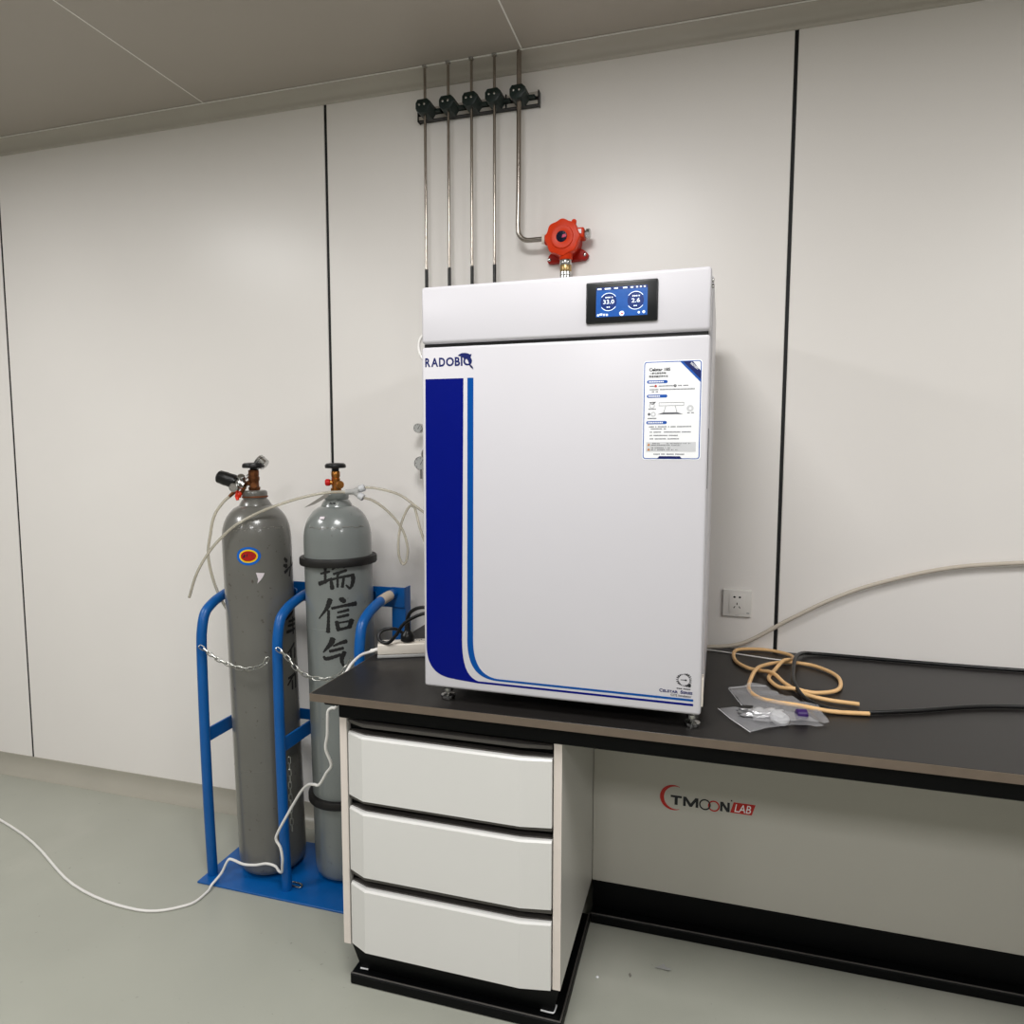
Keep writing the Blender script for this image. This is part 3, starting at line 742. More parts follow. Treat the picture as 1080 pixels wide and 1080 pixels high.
# ------------------------------------------------------------------ power strip and plugs
ca = math.radians(24.4)
ps = thing('power_strip', 'white power strip on the worktop left of the incubator', 'power strip', (-.512, -.424, CZ), (0,0,ca))
mb = MB(greyplastic_m); mb.box(0, .262, 0, .060, .0006, .010, .003, 2); mb.build('base', ps)
mb = MB(cream_m); mb.box(.001, .261, .002, .058, .0102, .042, .004, 3); mb.build('casing', ps)
mb = MB(cream_m); mb.box(.012, .252, .014, .046, .0422, .0445, .001, 2)
mb.use(blackplastic_m)
for x in (.125, .175, .225):
    for dx, dy in ((-.007,.006),(.007,.006),(0,-.008)): mb.box(x+dx-.0012, x+dx+.0012, .030+dy-.003, .030+dy+.003, .0446, .0449)
mb.build('outlet_row', ps)
mb = MB(cordw_m)
MB(cordw_m).cyl((-.0005,.030,.020), (-.022,.028,.018), .0062, .0042, 16).build('cord_grip', ps)
cp = [(-.530,-.406,.829),(-.545,-.416,.826),(-.556,-.44,.824),(-.5585,-.475,.818),(-.562,-.502,.805),(-.568,-.53,.772),(-.5720,-.548,.722),(-.579,-.553,.702),(-.592,-.553,.699),(-.603,-.553,.688),(-.606,-.552,.66),(-.609,-.55,.617),(-.615,-.55,.574),(-.598,-.55,.530),(-.615,-.55,.502),(-.640,-.548,.463),(-.664,-.54,.456),
      (-.702,-.51,.435),(-.742,-.485,.398),(-.781,-.467,.346),(-.813,-.463,.295),(-.845,-.462,.240),(-.855,-.462,.212),(-.840,-.462,.187),(-.835,-.460,.152),(-.842,-.452,.120),(-.853,-.440,.090),(-.875,-.425,.080),(-.900,-.408,.081),(-.935,-.407,.083),
      (-.976,-.409,.072),(-1.020,-.412,.069),(-1.060,-.418,.082),(-1.072,-.424,.078),(-1.090,-.434,.038),(-1.108,-.459,.0105),(-1.103,-.49,.0047),(-1.12,-.56,.0047),(-1.25,-.62,.0047),(-1.55,-.58,.0047),(-2.0,-.40,.0047),(-2.7,-.22,.0047)]
mb = MB(cordw_m); mb.tube(cp, .0043, 12); mb.build('power_cord', ps, world=True)

pc = thing('plug_cord', 'black plug standing in the power strip with its cord rising right', 'plug', (-.437,-.372,CZ+.0449))
zt = CZ+.045
mb = MB(blackplastic_m); mb.lathe([(.017,zt),(.021,zt+.003),(.021,zt+.017),(.018,zt+.023),(.011,zt+.030),(.009,zt+.034),(.0085,zt+.058),(.006,zt+.060)], (-.440,-.366,0), n=28); mb.build('plug', pc, world=True)
mb = MB(blackplastic_m); mb.tube([(-.440,-.366,zt+.058),(-.439,-.367,.925),(-.430,-.370,.943),(-.412,-.376,.957),(-.388,-.382,.966),(-.36,-.386,.967),(-.32,-.38,.955),(-.27,-.36,.93),(-.2345,-.35,.92)], .0052, 12); mb.build('cord', pc, world=True)
o = MB(blackplastic_m).tube([(-.235,-.385,.895),(-.262,-.395,.912),(-.31,-.41,.94),(-.352,-.412,.957),(-.382,-.412,.950),(-.412,-.412,.934),(-.435,-.412,.915),(-.455,-.412,.885),(-.478,-.412,.861),(-.497,-.410,.8585),(-.513,-.405,.864),(-.520,-.396,.876),(-.512,-.386,.888),(-.496,-.378,.892),(-.478,-.365,.889),(-.462,-.35,.873),(-.46,-.335,.850),(-.44,-.31,.829),(-.40,-.29,.8172),(-.33,-.265,.8172),(-.27,-.25,.8172)], .0052, 12).build('looped_cable')
recentre(o); tag(o, 'looped black cable hanging over the left end of the power strip', 'cable')

# ------------------------------------------------------------------ cylinder rack
RB, RF = -.146, -.452
rack = thing('cylinder_rack', 'blue steel two-bay gas cylinder rack beside the workbench', 'rack', (-.866, -.3, 0))
MB(blue_m).box(-1.172, -.556, RF, RB, .0005, .0065, .001, 1).build('base_plate', rack, world=True)
def leanx(x, z): return x-.021*z
prof = [(-.403,.0068),(-.405,.2),(-.404,.45),(-.400,.65),(-.396,.78),(-.390,.84),(-.372,.893),(-.333,.920),(-.290,.934),(-.245,.943),(-.19,.948),(-.147,.949)]
for bx in (-1.150, -.861, -.571):
    mb = MB(blue_m); mb.tube([(leanx(bx, z), y, z) for y, z in prof], .0162, 18)
    tb = mb.build('divider_tube', rack, world=True)
    if bx == -.571:
        mb = MB(tape_m); mb.tube([(leanx(bx, z), y, z) for y, z in ((-.245,.9432),(-.215,.9462),(-.180,.9484))], .0172, 18)
        mb.build('tape_label', tb, world=True)
    MB(blue_m).box(leanx(bx,.48)-.004, leanx(bx,.48)+.004, -.398, RB+.004, .462, .508, .001, 1).build('side_bar', rack, world=True)
MB(blue_m).box(-1.225, -.551, RB-.004, RB+.002, .902, .970, .001, 1).build('top_rail', rack, world=True)
MB(blue_m).box(-1.205, -.556, RB-.004, RB+.002, .470, .508, .001, 1).build('middle_rail', rack, world=True)
for x0, x1 in ((-.601, -.551), (-1.225, -1.175)):
    mb = MB(blue_m); mb.box(x0, x1, RB+.0022, RB+.0062, .0068, .970, .0008, 1)
    xe = x1 if x0 > -1 else x0
    mb.box(min(xe, xe-.004 if x0 > -1 else xe+.004), max(xe, xe-.004 if x0 > -1 else xe+.004), RB+.0063, RB+.045, .0068, .970, .0008, 1)
    mb.build('corner_post', rack, world=True)
for cx in (leanx(-.996,.935)-.004, leanx(-.73,.935)+.006):
    pts = []
    cyy = -.282 if cx < -.9 else -.236
    Rr = .1165 if cx < -.9 else .1165
    N = 16; ya = []
    for k in range(N+1):
        a = math.radians(25+130*k/N); ya.append((cx+Rr*math.cos(a), min(cyy+Rr*math.sin(a), RB-.0045)))
    inn = [(x, y) for x, y in ya]; outp = [(x, min(y+.005, RB-.0042)) for x, y in ya]
    mb = MB(blue_m); vsl = []
    for (x, y), (x2, y2) in zip(inn, outp):
        vsl.append([mb.bm.verts.new(c) for c in ((x,y,.91),(x,y,.955),(x2,y2+.0006,.955),(x2,y2+.0006,.91))])
    fs = []
    for a_, b_ in zip(vsl, vsl[1:]):
        for k in range(4): fs.append(mb.bm.faces.new((a_[k], a_[(k+1) % 4], b_[(k+1) % 4], b_[k])))
    fs += [mb.bm.faces.new(vsl[0][::-1]), mb.bm.faces.new(vsl[-1])]
    bmesh.ops.recalc_face_normals(mb.bm, faces=fs); mb._fin(fs)
    mb.build('cradle', rack, world=True)
def chain(mb, pts, L=.027, w=.0058, r=.0017, pitch=.0205):
    P = [Vector(p) for p in pts]
    Q = []
    for i in range(len(P)-1):
        p0 = P[i-1] if i else P[0]*2-P[1]; p1, p2 = P[i], P[i+1]; p3 = P[i+2] if i < len(P)-2 else P[-1]*2-P[-2]
        for k in range(20):
            t = k/20; Q.append(.5*((2*p1)+(p2-p0)*t+(2*p0-5*p1+4*p2-p3)*t*t+(3*p1-p0-3*p2+p3)*t**3))
    Q.append(P[-1]); d = [0]
    for a, b in zip(Q, Q[1:]): d.append(d[-1]+(b-a).length)
    def at(s_):
        for i in range(len(d)-1):
            if d[i+1] >= s_: return Q[i].lerp(Q[i+1], (s_-d[i])/max(1e-9, d[i+1]-d[i]))
        return Q[-1]
    n = int(d[-1]/pitch); i = 0
    while i < n:
        c = at((i+.5)*pitch); t = (at((i+.9)*pitch)-at((i+.1)*pitch)).normalized()
        ref = Vector((0,-1,0)); s1 = ref.cross(t).normalized() if abs(t.y) < .95 else Vector((1,0,0)); s2 = t.cross(s1)
        ang = math.radians(35) if i % 2 else math.radians(-45)
        sd = s1*math.cos(ang)+s2*math.sin(ang)
        pts_ = []
        for k in range(12):
            a = k/12*2*PI; ca_, sa_ = math.cos(a), math.sin(a)
            pts_.append(c+t*((L/2-w)*(1 if ca_ > 0 else -1)*(1 if abs(ca_) > .01 else 0)+w*ca_)+sd*(w*sa_))
        mb.tube(pts_, r, 6, False, True); i += 1
    return mb
x1, x2, x3 = leanx(-1.150,.79), leanx(-.861,.79), leanx(-.571,.79)
mb = MB(zinc_m); chain(mb, [(x1+.012,-.417,.795),(-1.080,-.432,.765),(-1.035,-.436,.752),(-.985,-.436,.742),(-.945,-.434,.745),(-.905,-.428,.762),(x2-.012,-.417,.795)])
mb.build('safety_chain', rack, world=True)
mb = MB(zinc_m); chain(mb, [(x2+.014,-.417,.812),(-.82,-.428,.79),(-.785,-.436,.762),(-.745,-.438,.742),(-.708,-.434,.735),(-.665,-.430,.738),(-.625,-.424,.765),(x3-.014,-.413,.812)])
mb.build('safety_chain', rack, world=True)
mb = MB(zinc_m); xh = leanx(-.861,.3)+.0145
chain(mb, [(xh,-.386,.445),(xh+.002,-.387,.36),(xh+.003,-.387,.28),(xh+.005,-.387,.19)], L=.024, w=.0048, r=.0014)
mb.build('loose_chain', rack, world=True)
mb = MB(chrome_m); mb.tube([(-.862,-.370,.0105),(-.835,-.372,.0105),(-.822,-.379,.0105),(-.823,-.388,.0105),(-.84,-.390,.0105),(-.858,-.386,.0105)], .0030, 8)
mb.build('snap_hook', rack, world=True)

# ------------------------------------------------------------------ gas cylinders
R = .1095
PROF = [(0,.0005),(.070,.0005),(.090,.004),(.102,.014),(.1075,.030),(.1095,.055),(.1095,1.128),(.1085,1.150),(.1055,1.171),(.100,1.190),(.092,1.207),(.082,1.221),(.070,1.233),(.060,1.2395),(.0535,1.2425),(.0515,1.2430),(.0500,1.2465),
        (.0470,1.252),(.0430,1.2585),(.0395,1.2625),(.0375,1.2645),(.0385,1.2665),(.0400,1.2685),(.0405,1.283),(.0385,1.2895),(.034,1.2925),(0,1.2925)]
def onto(u, z, ref, lift=.0005):     # unrolled cylinder wall (u along the girth, z up) -> local point
    a = ref+u/1000/R
    return Vector(((R+lift)*math.cos(a), (R+lift)*math.sin(a), z))
def brush(mb, strokes, ref):
    for st in strokes:
        P = [Vector((u, z*1000, w)) for u, z, w in st]
        Q = []
        for i in range(len(P)-1):
            p0 = P[i-1] if i else P[0]*2-P[1]; p1, p2 = P[i], P[i+1]; p3 = P[i+2] if i < len(P)-2 else P[-1]*2-P[-2]
            n = max(3, int((Vector(p2.xy)-Vector(p1.xy)).length/4))
            for k in range(n):
                t = k/n; Q.append(.5*((2*p1)+(p2-p0)*t+(2*p0-5*p1+4*p2-p3)*t*t+(3*p1-p0-3*p2+p3)*t**3))
        Q.append(P[-1])
        t0 = (Q[1]-Q[0]).xy.normalized(); t1 = (Q[-1]-Q[-2]).xy.normalized()
        Q = [Vector((Q[0].x-t0.x*Q[0].z*.35, Q[0].y-t0.y*Q[0].z*.35, Q[0].z*.35))]+Q+[Vector((Q[-1].x+t1.x*Q[-1].z*.35, Q[-1].y+t1.y*Q[-1].z*.35, Q[-1].z*.3))]
        rows = []
        for i, q in enumerate(Q):
            a = Q[max(0, i-1)]; b = Q[min(len(Q)-1, i+1)]; t = (b-a).xy.normalized(); nn = Vector((-t.y, t.x))
            w = max(.6, abs(q.z))*.82*(1+.12*math.sin(i*2.3))
            rows.append([mb.bm.verts.new(onto(q.x+nn.x*w*k, (q.y+nn.y*w*k)/1000, ref)) for k in (1, .33, -.33, -1)])
        fs = []
        for A_, B_ in zip(rows, rows[1:]):
            for k in range(3): fs.append(mb.bm.faces.new((A_[k], A_[k+1], B_[k+1], B_[k])))
        for f in fs:
            f.normal_update(); c = f.calc_center_median()
            if f.normal.x*c.x+f.normal.y*c.y < 0: f.normal_flip()
        mb._fin(fs)
def patch(mb, poly, ref, lift):
    """a flat shape (u mm, z m) wrapped round the cylinder wall"""
    bm = mb.bm; f = bm.faces.new([bm.verts.new((u, z*1000, 0)) for u, z in poly])
    mine = {f}
    us = [p[0] for p in poly]; t = min(us)+5
    while t < max(us):
        fs = [f for f in mine if f.is_valid]
        g = list({v for f in fs for v in f.verts} | {e for f in fs for e in f.edges})+fs
        r = bmesh.ops.bisect_plane(bm, geom=g, plane_co=(t,0,0), plane_no=(1,0,0))
        mine = {x for x in r['geom'] if isinstance(x, bmesh.types.BMFace)} | {f for f in fs if f.is_valid}
        t += 5
    for v in {v for f in mine for v in f.verts}: v.co = onto(v.co.x, v.co.y/1000, ref, lift)
    for f in mine:
        f.normal_update(); c = f.calc_center_median()
        if f.normal.x*c.x+f.normal.y*c.y < 0: f.normal_flip()
    mb._fin(list(mine))

RS = [[(-41.7,1.0621,6.2),(-43.8,1.0066,5.6)],[(-58.2,1.0363,4.2),(-28.1,1.0439,4.9)],[(-65.4,1.0038,9.0),(-39.3,1.0134,6.2),(-22.2,1.022,4.2)],[(-19.6,1.0495,3.5),(-12.2,1.0571,4.9)],[(-3.2,1.0552,4.2),(3.5,1.0617,4.2)],[(14.6,1.055,4.2),(25.3,1.0596,4.9)],
 [(-16.8,1.0354,4.9),(2.7,1.0398,5.6),(24.2,1.0452,5.6)],[(2.7,1.0398,4.9),(-5.8,1.0267,4.2)],[(-25.0,1.017,5.6),(-21.7,.9883,9.0)],[(-27.3,1.017,4.9),(7.1,1.0244,4.9),(47.9,1.0284,6.2)],[(-4.3,1.0233,4.9),(-5.3,.993,4.9)],[(15.2,1.0256,4.9),(9.3,.9922,6.2)],
 [(42.5,1.03,8.3),(44.8,1.0144,9.0),(39.5,.9946,6.9),(32.3,.9852,4.2)],[(32.3,.9852,4.9),(20.9,.9981,3.5)],
 [(-29.6,.9545,10.4),(-38.9,.9307,9.0),(-50.2,.915,5.6),(-70.4,.8913,2.8)],[(-35.9,.9189,5.6),(-38.0,.8797,6.2),(-40.2,.849,9.0)],[(-.1,.9556,6.2),(7.9,.9517,10.4),(15.9,.9443,7.6)],[(-25.6,.9258,5.6),(10.5,.9321,5.6),(51.9,.9349,9.7)],[(-8.0,.9118,4.2),(26.6,.9177,6.2)],[(-10.2,.8959,4.9),(26.1,.9017,6.2)],
 [(-12.2,.8831,7.6),(-6.7,.8539,8.3)],[(-12.4,.878,3.5),(37.5,.8822,4.2)],[(35.8,.8841,10.4),(26.4,.8596,9.0)],[(-6.6,.8563,5.6),(28.2,.8621,6.2)],
 [(-25.6,.8281,11.8),(-33.0,.8116,10.4),(-59.2,.7828,2.8)],[(-24.8,.8042,4.2),(-3.2,.8127,6.2),(16.6,.8169,9.0)],[(-37.3,.7869,6.2),(6.1,.7959,6.2)],[(-57.8,.7692,5.6),(-48.8,.7623,7.6),(-2.8,.775,6.2)],[(8.9,.7826,9.0),(0,.7593,8.3),(4.2,.7377,4.2)],[(-76.5,.8506,1.4),(-54.5,.8527,2.8)]]
LS = [[(92.0,1.0672,5.9),(104.4,1.0554,8.9)],[(86.9,1.0447,5.9),(103.1,1.0396,9.8)],[(90.8,1.0206,7.9),(111.2,1.0307,4.9)],[(137.6,1.0667,3.9),(114.6,1.0049,5.9)],[(107.6,1.0313,3.9),(158.6,1.0429,4.9)],
 [(85.0,.8651,5.9),(126.2,.8822,5.9)],[(98.9,.8542,4.9),(147.3,.8513,5.9)],[(93.9,.8402,4.9),(143.9,.8367,5.9)],[(86.8,.8208,6.9),(140.7,.821,4.9)],[(123.9,.8633,4.9),(122.3,.8074,5.9)],[(125.8,.7741,5.9),(86.1,.7501,3.9)],[(101.8,.7569,5.9),(100.8,.724,5.9)],[(130.4,.7562,4.9),(124.9,.7243,5.9)],
 [(83.2,.6645,4.9),(119.9,.6701,6.9)],[(106.6,.6683,5.9),(79.1,.6423,3.9)],[(101.7,.6519,4.9),(101.1,.6228,5.9)],[(123.3,.668,4.9),(120.5,.6223,5.9)]]

# right-hand cylinder
tr = thing('gas_cylinder', 'grey gas cylinder with large brushed black Chinese characters and two black rubber rings', 'gas cylinder', (-.73,-.236,.0065), (0,-.0153,0), 'gas cylinders in the blue rack')
body = MB(tankr_m).lathe(PROF, n=64).build('tank', tr)
for a, b in ((0, 14), (14, 24), (24, 29)):
    mb = MB(ink_m); brush(mb, RS[a:b], -1.0421); mb.build('brushed_character', body)
rr = random.Random(5)
mb = MB(cardgrey_m)
for k in range(26):
    a = -1.0421+(-.95+1.85*k/25)+rr.uniform(-.02,.02)
    z = 1.180+rr.uniform(-.003,.003); rad = .1035
    mb.box(-.0012, .0012, -.0022, .0022, -.0008, .0012, M=Matrix.Translation((rad*math.cos(a), rad*math.sin(a), z)) @ Matrix.Rotation(a, 4, 'Z') @ Matrix.Rotation(math.radians(60), 4, 'Y'))
mb.build('stamped_numbers', body)
mb = MB(ink_m)
for k, (u, du) in enumerate(((-22,1.6),(-17,-1),(-12,1.2),(-8,2),(-4,-1.5))):
    a = -1.0421+u/1000/.046
    mb.tube([((.0478)*math.cos(a),(.0478)*math.sin(a),1.2515),((.0450)*math.cos(a+du/46),(.0450)*math.sin(a+du/46),1.2575)], .0012, 6, False)
mb.build('ink_scribble', body)
for z in (1.055, .262):
    mb = MB(rubber_m); mb.lathe([(.1098,z),(.1225,z+.001),(.1245,z+.004),(.1245,z+.022),(.1225,z+.0255),(.1098,z+.0265)], n=64); mb.build('rubber_ring', tr)
mb = MB(brass_m)
z0 = 1.2926
mb.lathe([(.017,z0),(.0175,z0+.008),(.0135,z0+.010),(.0125,z0+.030),(.0145,z0+.034),(.0145,z0+.040),(.012,z0+.042),(.0135,z0+.046),(.0145,z0+.050),(.0145,z0+.062),(.0115,z0+.066),(.008,z0+.068)], n=8)
mb.cyl((.010,-.006,z0+.021), (.026,-.020,z0+.021), .0085, None, 6); mb.cyl((.020,-.016,z0+.021),(.032,-.026,z0+.021), .0130, None, 16, .003)
mb.cyl((-.010,-.003,z0+.027), (-.020,-.008,z0+.028), .0075, None, 16)
valve = mb.build('valve', tr)
mb = MB(redcap_m); mb.cyl((-.016,-.008,z0+.028), (-.031,-.014,z0+.028), .0115, None, 18, .003); mb.build('safety_cap', valve)
mb = MB(blackplastic_m); zh = z0+.068
mb.lathe([(.011,zh-.003),(.0115,zh+.006),(.024,zh+.0062),(.0315,zh+.0065),(.0335,zh+.0085),(.0338,zh+.0135),(.0325,zh+.0185),(.027,zh+.0225),(.012,zh+.0235),(0,zh+.0235)], n=32)
mb.build('handwheel', valve)
mb = MB(paper_m); a = -1.0421-.52
mb.box(-.0008, .0012, -.008, .008, -.005, .005, M=Matrix.Translation((.0915*math.cos(a), .0915*math.sin(a), 1.2112)) @ Matrix.Rotation(a, 4, 'Z') @ Matrix.Rotation(math.radians(-38), 4, 'Y'))
mb.build('paper_scrap', body)

MB(tankr_m).lathe([(.1090,.8515),(.1099,.8525),(.1099,.8545),(.1090,.8555)], n=64).build('weld_seam', body)

# left-hand cylinder
tl = thing('gas_cylinder', 'worn grey gas cylinder with an oval blue, yellow and red sticker', 'gas cylinder', (-.9969,-.2822,.0065), (0,-.0247,0), 'gas cylinders in the blue rack')
body = MB(tankl_m).lathe(PROF, n=64).build('tank', tl)
for a, b in ((0, 5), (5, 10), (10, 13), (13, 17)):
    mb = MB(ink_m); brush(mb, LS[a:b], -.9365); mb.build('brushed_character', body)
ov = lambda a, b, n=40: [(-28.1+a*math.cos(2*PI*k/n)*1, 1.0864+b/1000*math.sin(2*PI*k/n)) for k in range(n)]
mb = MB(stickerblue_m); patch(mb, ov(38, 29.5), -.9365, .0005)
mb.use(stickeryel_m); patch(mb, ov(29, 21.5), -.9365, .0008)
mb.use(stickerred_m); patch(mb, ov(24, 16.5), -.9365, .0011)
mb.use(blackink_m); patch(mb, [(-46,1.083),(-40,1.081),(-36,1.091),(-41,1.092)], -.9365, .0014); patch(mb, [(-34,1.086),(-31,1.085),(-30,1.093),(-33,1.094)], -.9365, .0014)
mb.build('oval_sticker', body)
mb = MB(paper_m); patch(mb, [(-7.7,1.0322),(18,1.0288),(14,1.019),(5,1.007),(-5.2,.9966),(-2,1.010)], -.9365, .0006); mb.build('torn_paper', body)
mb = MB(rust_m); mb.lathe([(.0398,1.2685),(.0412,1.2690),(.0412,1.2735),(.0398,1.2745)], n=48); mb.build('rust_band', body)
mb = MB(cardgrey_m)
for k in range(24):
    a = -.9365+(-.85+1.75*k/23)+rr.uniform(-.02,.02); z = 1.172+rr.uniform(-.004,.004); rad = .1053
    mb.box(-.001, .0012, -.0024, .0024, -.0012, .0012, M=Matrix.Translation((rad*math.cos(a), rad*math.sin(a), z)) @ Matrix.Rotation(a, 4, 'Z') @ Matrix.Rotation(math.radians(65), 4, 'Y'))
mb.build('stamped_numbers', body)
mb = MB(oldbrass_m)
mb.lathe([(.018,z0),(.019,z0+.010),(.0155,z0+.012),(.0155,z0+.030),(.018,z0+.034),(.018,z0+.044),(.0155,z0+.046),(.017,z0+.052),(.017,z0+.066),(.012,z0+.069),(.008,z0+.0695)], n=8)
mb.cyl((.008,-.012,z0+.016), (.016,-.024,z0+.016), .0115, None, 6, .001)
mb.cyl((-.010,-.008,z0+.024), (-.026,-.020,z0+.024), .0085, None, 6)
valve = mb.build('valve', tl)
mb = MB(blackplastic_m); zh = z0+.0695
mb.lathe([(.011,zh-.003),(.0115,zh+.004),(.025,zh+.0045),(.0335,zh+.005),(.0355,zh+.0075),(.0355,zh+.0125),(.0335,zh+.0185),(.028,zh+.0215),(.012,zh+.0225),(0,zh+.0225)], n=32)
mb.build('handwheel', valve)
MB(tankl_m).lathe([(.1090,.368),(.1100,.3695),(.1100,.3725),(.1090,.374)], n=64).build('weld_seam', body)
# pressure regulator screwed on the left valve
mb = MB(chrome_m)
c0 = Vector((-.034,-.028,z0+.024))
mb.lathe([(.010,-.022),(.016,-.020),(.0175,-.008),(.0195,-.004),(.0195,.006),(.016,.010),(.013,.020),(.010,.024)], c0, (-.80,-.15,.42), 24)
mb.lathe([(.0065,.0),(.0065,.012),(.0095,.013),(.0095,.020)], c0+Vector((.004,-.012,-.008)), (.05,-.9,-.25), 16)
mb.cyl(c0+Vector((.008,.008,.012)), c0+Vector((.046,.048,.056)), .0055, None, 12); mb.lathe([(.011,-.008),(.0125,0),(.0125,.007),(.010,.010)], c0+Vector((.012,-.008,.018)), (.25,-.5,.75), 20)
rg = mb.build('pressure_regulator', tl)
mb = MB(chrome_m)
gc = c0+Vector((.052,.048,.068)); gd = Vector((-.74,-.12,.60)).normalized()
mb.lathe([(.017,-.016),(.0195,-.014),(.0195,.010),(.0205,.011),(.0205,.014),(.018,.0145)], gc, gd, 28)
mb.use(blackplastic_m); mb.ring(gc+gd*.0045, gd, .0195, .0010, 28, 6)
mb.use(dial_m); mb.lathe([(.018,.0146),(0,.0147)], gc, gd, 28)
mb.build('upper_gauge', rg)
mb = MB(chrome_m)
gc = c0+Vector((.006,-.034,-.012)); gd = Vector((.25,-.9,.05)).normalized()
mb.lathe([(.0125,0),(.0145,.002),(.0145,.012),(.0125,.0135)], gc, gd, 24); mb.use(cardgrey_m); mb.lathe([(.0105,.0136),(0,.0138)], gc, gd, 24); mb.build('lower_gauge', rg)
mb = MB(blackplastic_m)
kd = Vector((-.86,-.18,.30)).normalized(); k0 = c0+kd*.012
mb.lathe([(.012,0),(.0215,.004),(.0235,.008),(.0225,.034),(.0235,.036),(.0215,.062),(.017,.066),(0,.066)], k0, kd, 10)
mb.build('adjusting_knob', rg)
mb = MB(redtag_m); mb.lathe([(.006,-.012),(.010,-.009),(.010,.004),(.005,.009)], c0+Vector((.004,-.014,-.034)), (.5,-.2,.8), 14); mb.cyl(c0+Vector((-.002,-.016,-.040)), c0+Vector((.002,-.018,-.054)), .007, .005, 12); mb.build('red_clip', rg)
mb = MB(oldbrass_m); mb.cyl(c0+Vector((-.004,-.006,-.016)), c0+Vector((-.028,-.020,-.042)), .0070, .0055, 10); mb.cyl(c0+Vector((.02,-.002,-.012)), c0+Vector((.006,-.010,-.036)), .006, None, 10); mb.build('hose_barb', rg)
hb = wmat(tl) @ (c0+Vector((-.027,-.0195,-.041)))
mb = MB(clear_m); mb.tube([hb, hb+Vector((-.022,-.006,-.020)), hb+Vector((-.055,-.008,-.062)), hb+Vector((-.080,.0,-.12)), hb+Vector((-.11,.02,-.22)), hb+Vector((-.10,.06,-.36)), hb+Vector((-.05,.13,-.52))], .0048, 12)
o = recentre(mb.build('gas_hose')); tag(o, 'pale clear hose hanging from the regulator of the sticker-marked cylinder', 'hose')

# ------------------------------------------------------------------ clear tubing over the cylinders
ht = [(-1.24,-.36,.94),(-1.175,-.395,1.03),(-1.115,-.405,1.105),(-1.061,-.402,1.159),(-1.009,-.392,1.200),(-.945,-.365,1.236),(-.897,-.335,1.258),(-.850,-.310,1.275),(-.795,-.30,1.2885),(-.762,-.298,1.2945),(-.735,-.296,1.2975),(-.705,-.290,1.299),(-.690,-.283,1.2985)]
mb = MB(clear_m); mb.tube(ht, .0046, 12)
o = recentre(mb.build('gas_hose')); tag(o, 'clear hose draped across the shoulder of the worn cylinder to the Y connector', 'hose')
yc = thing('tube_connector', 'grey Y-shaped tube connector right of the right cylinder valve', 'connector', (-.66,-.27,1.28))
mb = MB(greyplastic_m)
mb.cyl((-.6895,-.280,1.2985), (-.655,-.272,1.300), .0085, None, 16, .001); mb.cyl((-.665,-.272,1.300), (-.634,-.262,1.313), .0095, None, 12, .002); mb.cyl((-.665,-.272,1.300), (-.634,-.270,1.281), .0095, None, 12, .002)
mb.box(-.672, -.646, -.280, -.264, 1.290, 1.308, .004, 2)
mb.build('connector_body', yc, world=True)
for p, q in (((-.648,-.266,1.307), (-.632,-.2615,1.314)), ((-.648,-.271,1.289), (-.632,-.270,1.280))):
    mb = MB(lightgrey_m); mb.cyl(p, q, .0115, None, 12, .002); mb.build('collar', yc, world=True)
mb = MB(clear_m); mb.tube([(-.632,-.2615,1.3135),(-.605,-.25,1.3115),(-.565,-.232,1.302),(-.525,-.215,1.285),(-.478,-.205,1.250),(-.445,-.19,1.222),(-.40,-.165,1.18),(-.33,-.165,1.13),(-.2325,-.16,1.10)], .0042, 12)
o = recentre(mb.build('gas_hose')); tag(o, 'upper clear hose running from the Y connector behind the incubator', 'hose')
mb = MB(clear_m); mb.tube([(-.632,-.270,1.2805),(-.610,-.25,1.271),(-.580,-.23,1.245),(-.550,-.21,1.207),(-.527,-.20,1.165),(-.5135,-.20,1.115),(-.518,-.20,1.074),(-.532,-.20,1.061),(-.545,-.20,1.091),(-.546,-.198,1.145),(-.535,-.195,1.20),(-.512,-.19,1.248),(-.494,-.19,1.248),(-.486,-.192,1.232),(-.469,-.20,1.181),(-.450,-.195,1.127),(-.42,-.18,1.06),(-.35,-.19,1.0),(-.2325,-.19,.97)], .0042, 12)
o = recentre(mb.build('gas_hose')); tag(o, 'lower clear hose drooping in a long loop left of the incubator', 'hose')
mb = MB(cardgrey_m)
mb.prism([(-.819,1.248),(-.781,1.260),(-.733,1.2845),(-.729,1.2915),(-.743,1.2925)], (0,-.3155,0), (1,0,0), (0,0,1), (0,-1,0), 0, .0012)
o = recentre(mb.build('paper_tag')); tag(o, 'grey pointed paper tag sticking out left of the character-marked cylinder neck', 'tag')

# ------------------------------------------------------------------ litter on the floor
mb = MB(greyplastic_m)
r0 = [(.316,-.409),(.330,-.392),(.337,-.384),(.345,-.394),(.360,-.397),(.356,-.410),(.335,-.407)]
mb.prism(r0, (0,0,0), (1,0,0), (0,1,0), (0,0,1), .0006, .0014)
for v in mb.bm.verts: v.co.z += .010*max(0, noise.noise(v.co*60))
o = recentre(mb.build('plastic_scrap')); tag(o, 'small torn grey plastic scrap on the floor in the knee space', 'scrap')
mb = MB(sheet_m); mb.lathe([(.003,.0004),(.0045,.002),(.002,.0045),(0,.005)], (.168,-.484,0), n=8)
o = recentre(mb.build('white_crumb')); tag(o, 'tiny white crumb on the floor right of the drawer cabinet', 'crumb')

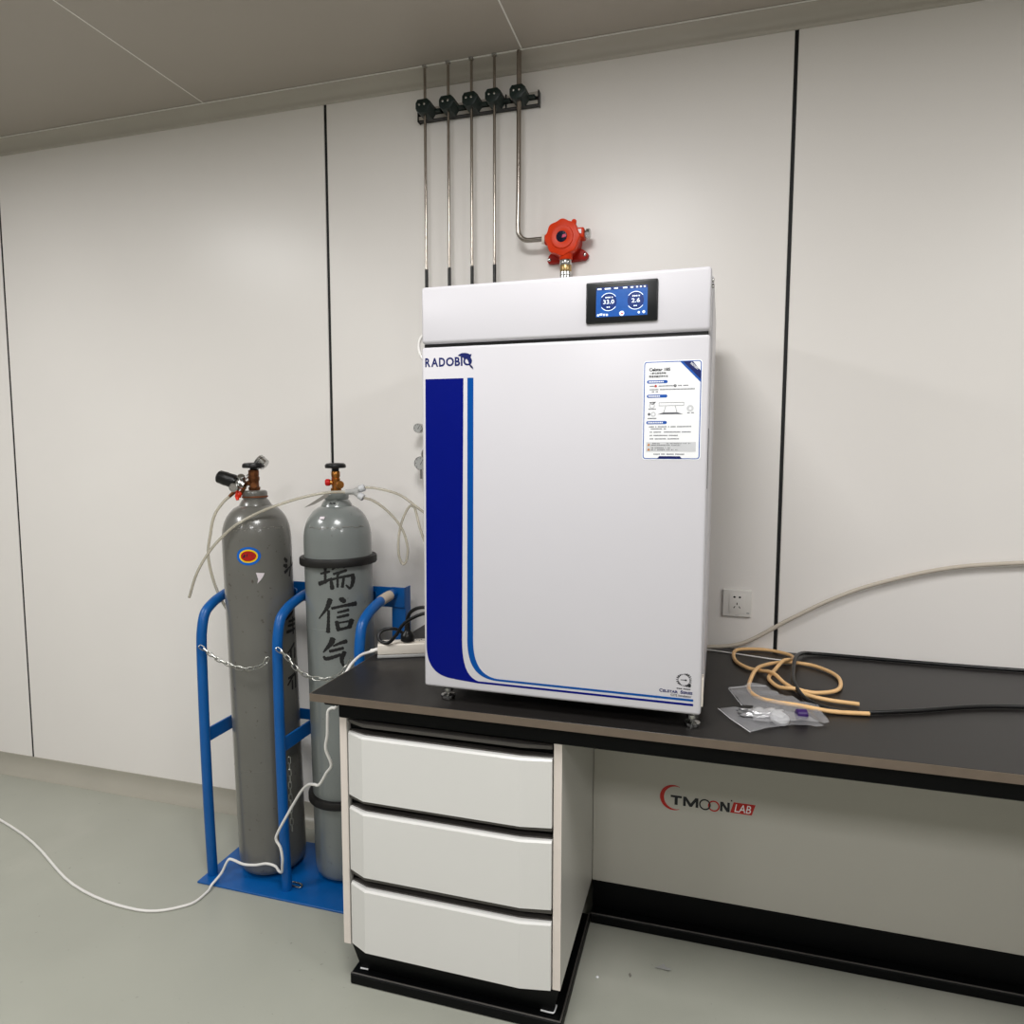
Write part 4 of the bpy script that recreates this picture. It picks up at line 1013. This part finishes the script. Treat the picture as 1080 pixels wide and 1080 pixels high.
mb = MB(cardgrey_m); mb.prism([(.2490,-.449),(.2520,-.4445),(.2560,-.452),(.2545,-.459),(.2515,-.4555)], (0,0,0), (1,0,0), (0,1,0), (0,0,1), .0004, .0030)
o = recentre(mb.build('dirt_flake')); tag(o, 'small dark dirt flake on the floor between the white crumb and plastic scrap', 'flake')

# ------------------------------------------------------------------ light: square ceiling panels of the room
def panel(name, x, y, power, size=.6, col=(1,.995,.985)):
    l = bpy.data.lights.new(name, 'AREA'); l.shape = 'SQUARE'; l.size = size; l.energy = power; l.color = col
    o = bpy.data.objects.new(name, l); COL.objects.link(o); o.location = (x, y, ZC-.012)
    return o
PW = 26
for x in (-2.27, .04, 2.35):
    for y in (-1.62, -3.4):
        panel('ceiling_panel_lamp', x, y, PW if y > -2 else PW*1.0)
w = bpy.data.worlds.new('room_air'); SC.world = w; w.use_nodes = True
w.node_tree.nodes['Background'].inputs[0].default_value = (1,1,1,1); w.node_tree.nodes['Background'].inputs[1].default_value = .02

# ------------------------------------------------------------------ camera
cam = bpy.data.cameras.new('camera'); co = bpy.data.objects.new('camera', cam); COL.objects.link(co)
cam.sensor_fit = 'HORIZONTAL'; cam.sensor_width = 36; cam.lens = 719.6029/1080*36; cam.clip_start = .02
yaw, pitch, roll = .2837, .0876, .0016
F = Vector((-math.sin(yaw)*math.cos(pitch), math.cos(yaw)*math.cos(pitch), -math.sin(pitch)))
r_ = Vector((math.cos(yaw), math.sin(yaw), 0)); u_ = r_.cross(F)
r2 = r_*math.cos(roll)+u_*math.sin(roll); u2 = u_*math.cos(roll)-r_*math.sin(roll)
co.matrix_world = Matrix(((r2.x,u2.x,-F.x,.4301),(r2.y,u2.y,-F.y,-2.2218),(r2.z,u2.z,-F.z,1.4266),(0,0,0,1)))
SC.camera = co
SC.view_settings.view_transform = 'Standard'; SC.view_settings.look = 'None'; SC.view_settings.gamma = 1
SC.view_settings.use_curve_mapping = False; SC.view_settings.exposure = 0.2
SC.cycles.use_denoising = True
SC.cycles.max_bounces = 10; SC.cycles.transparent_max_bounces = 16
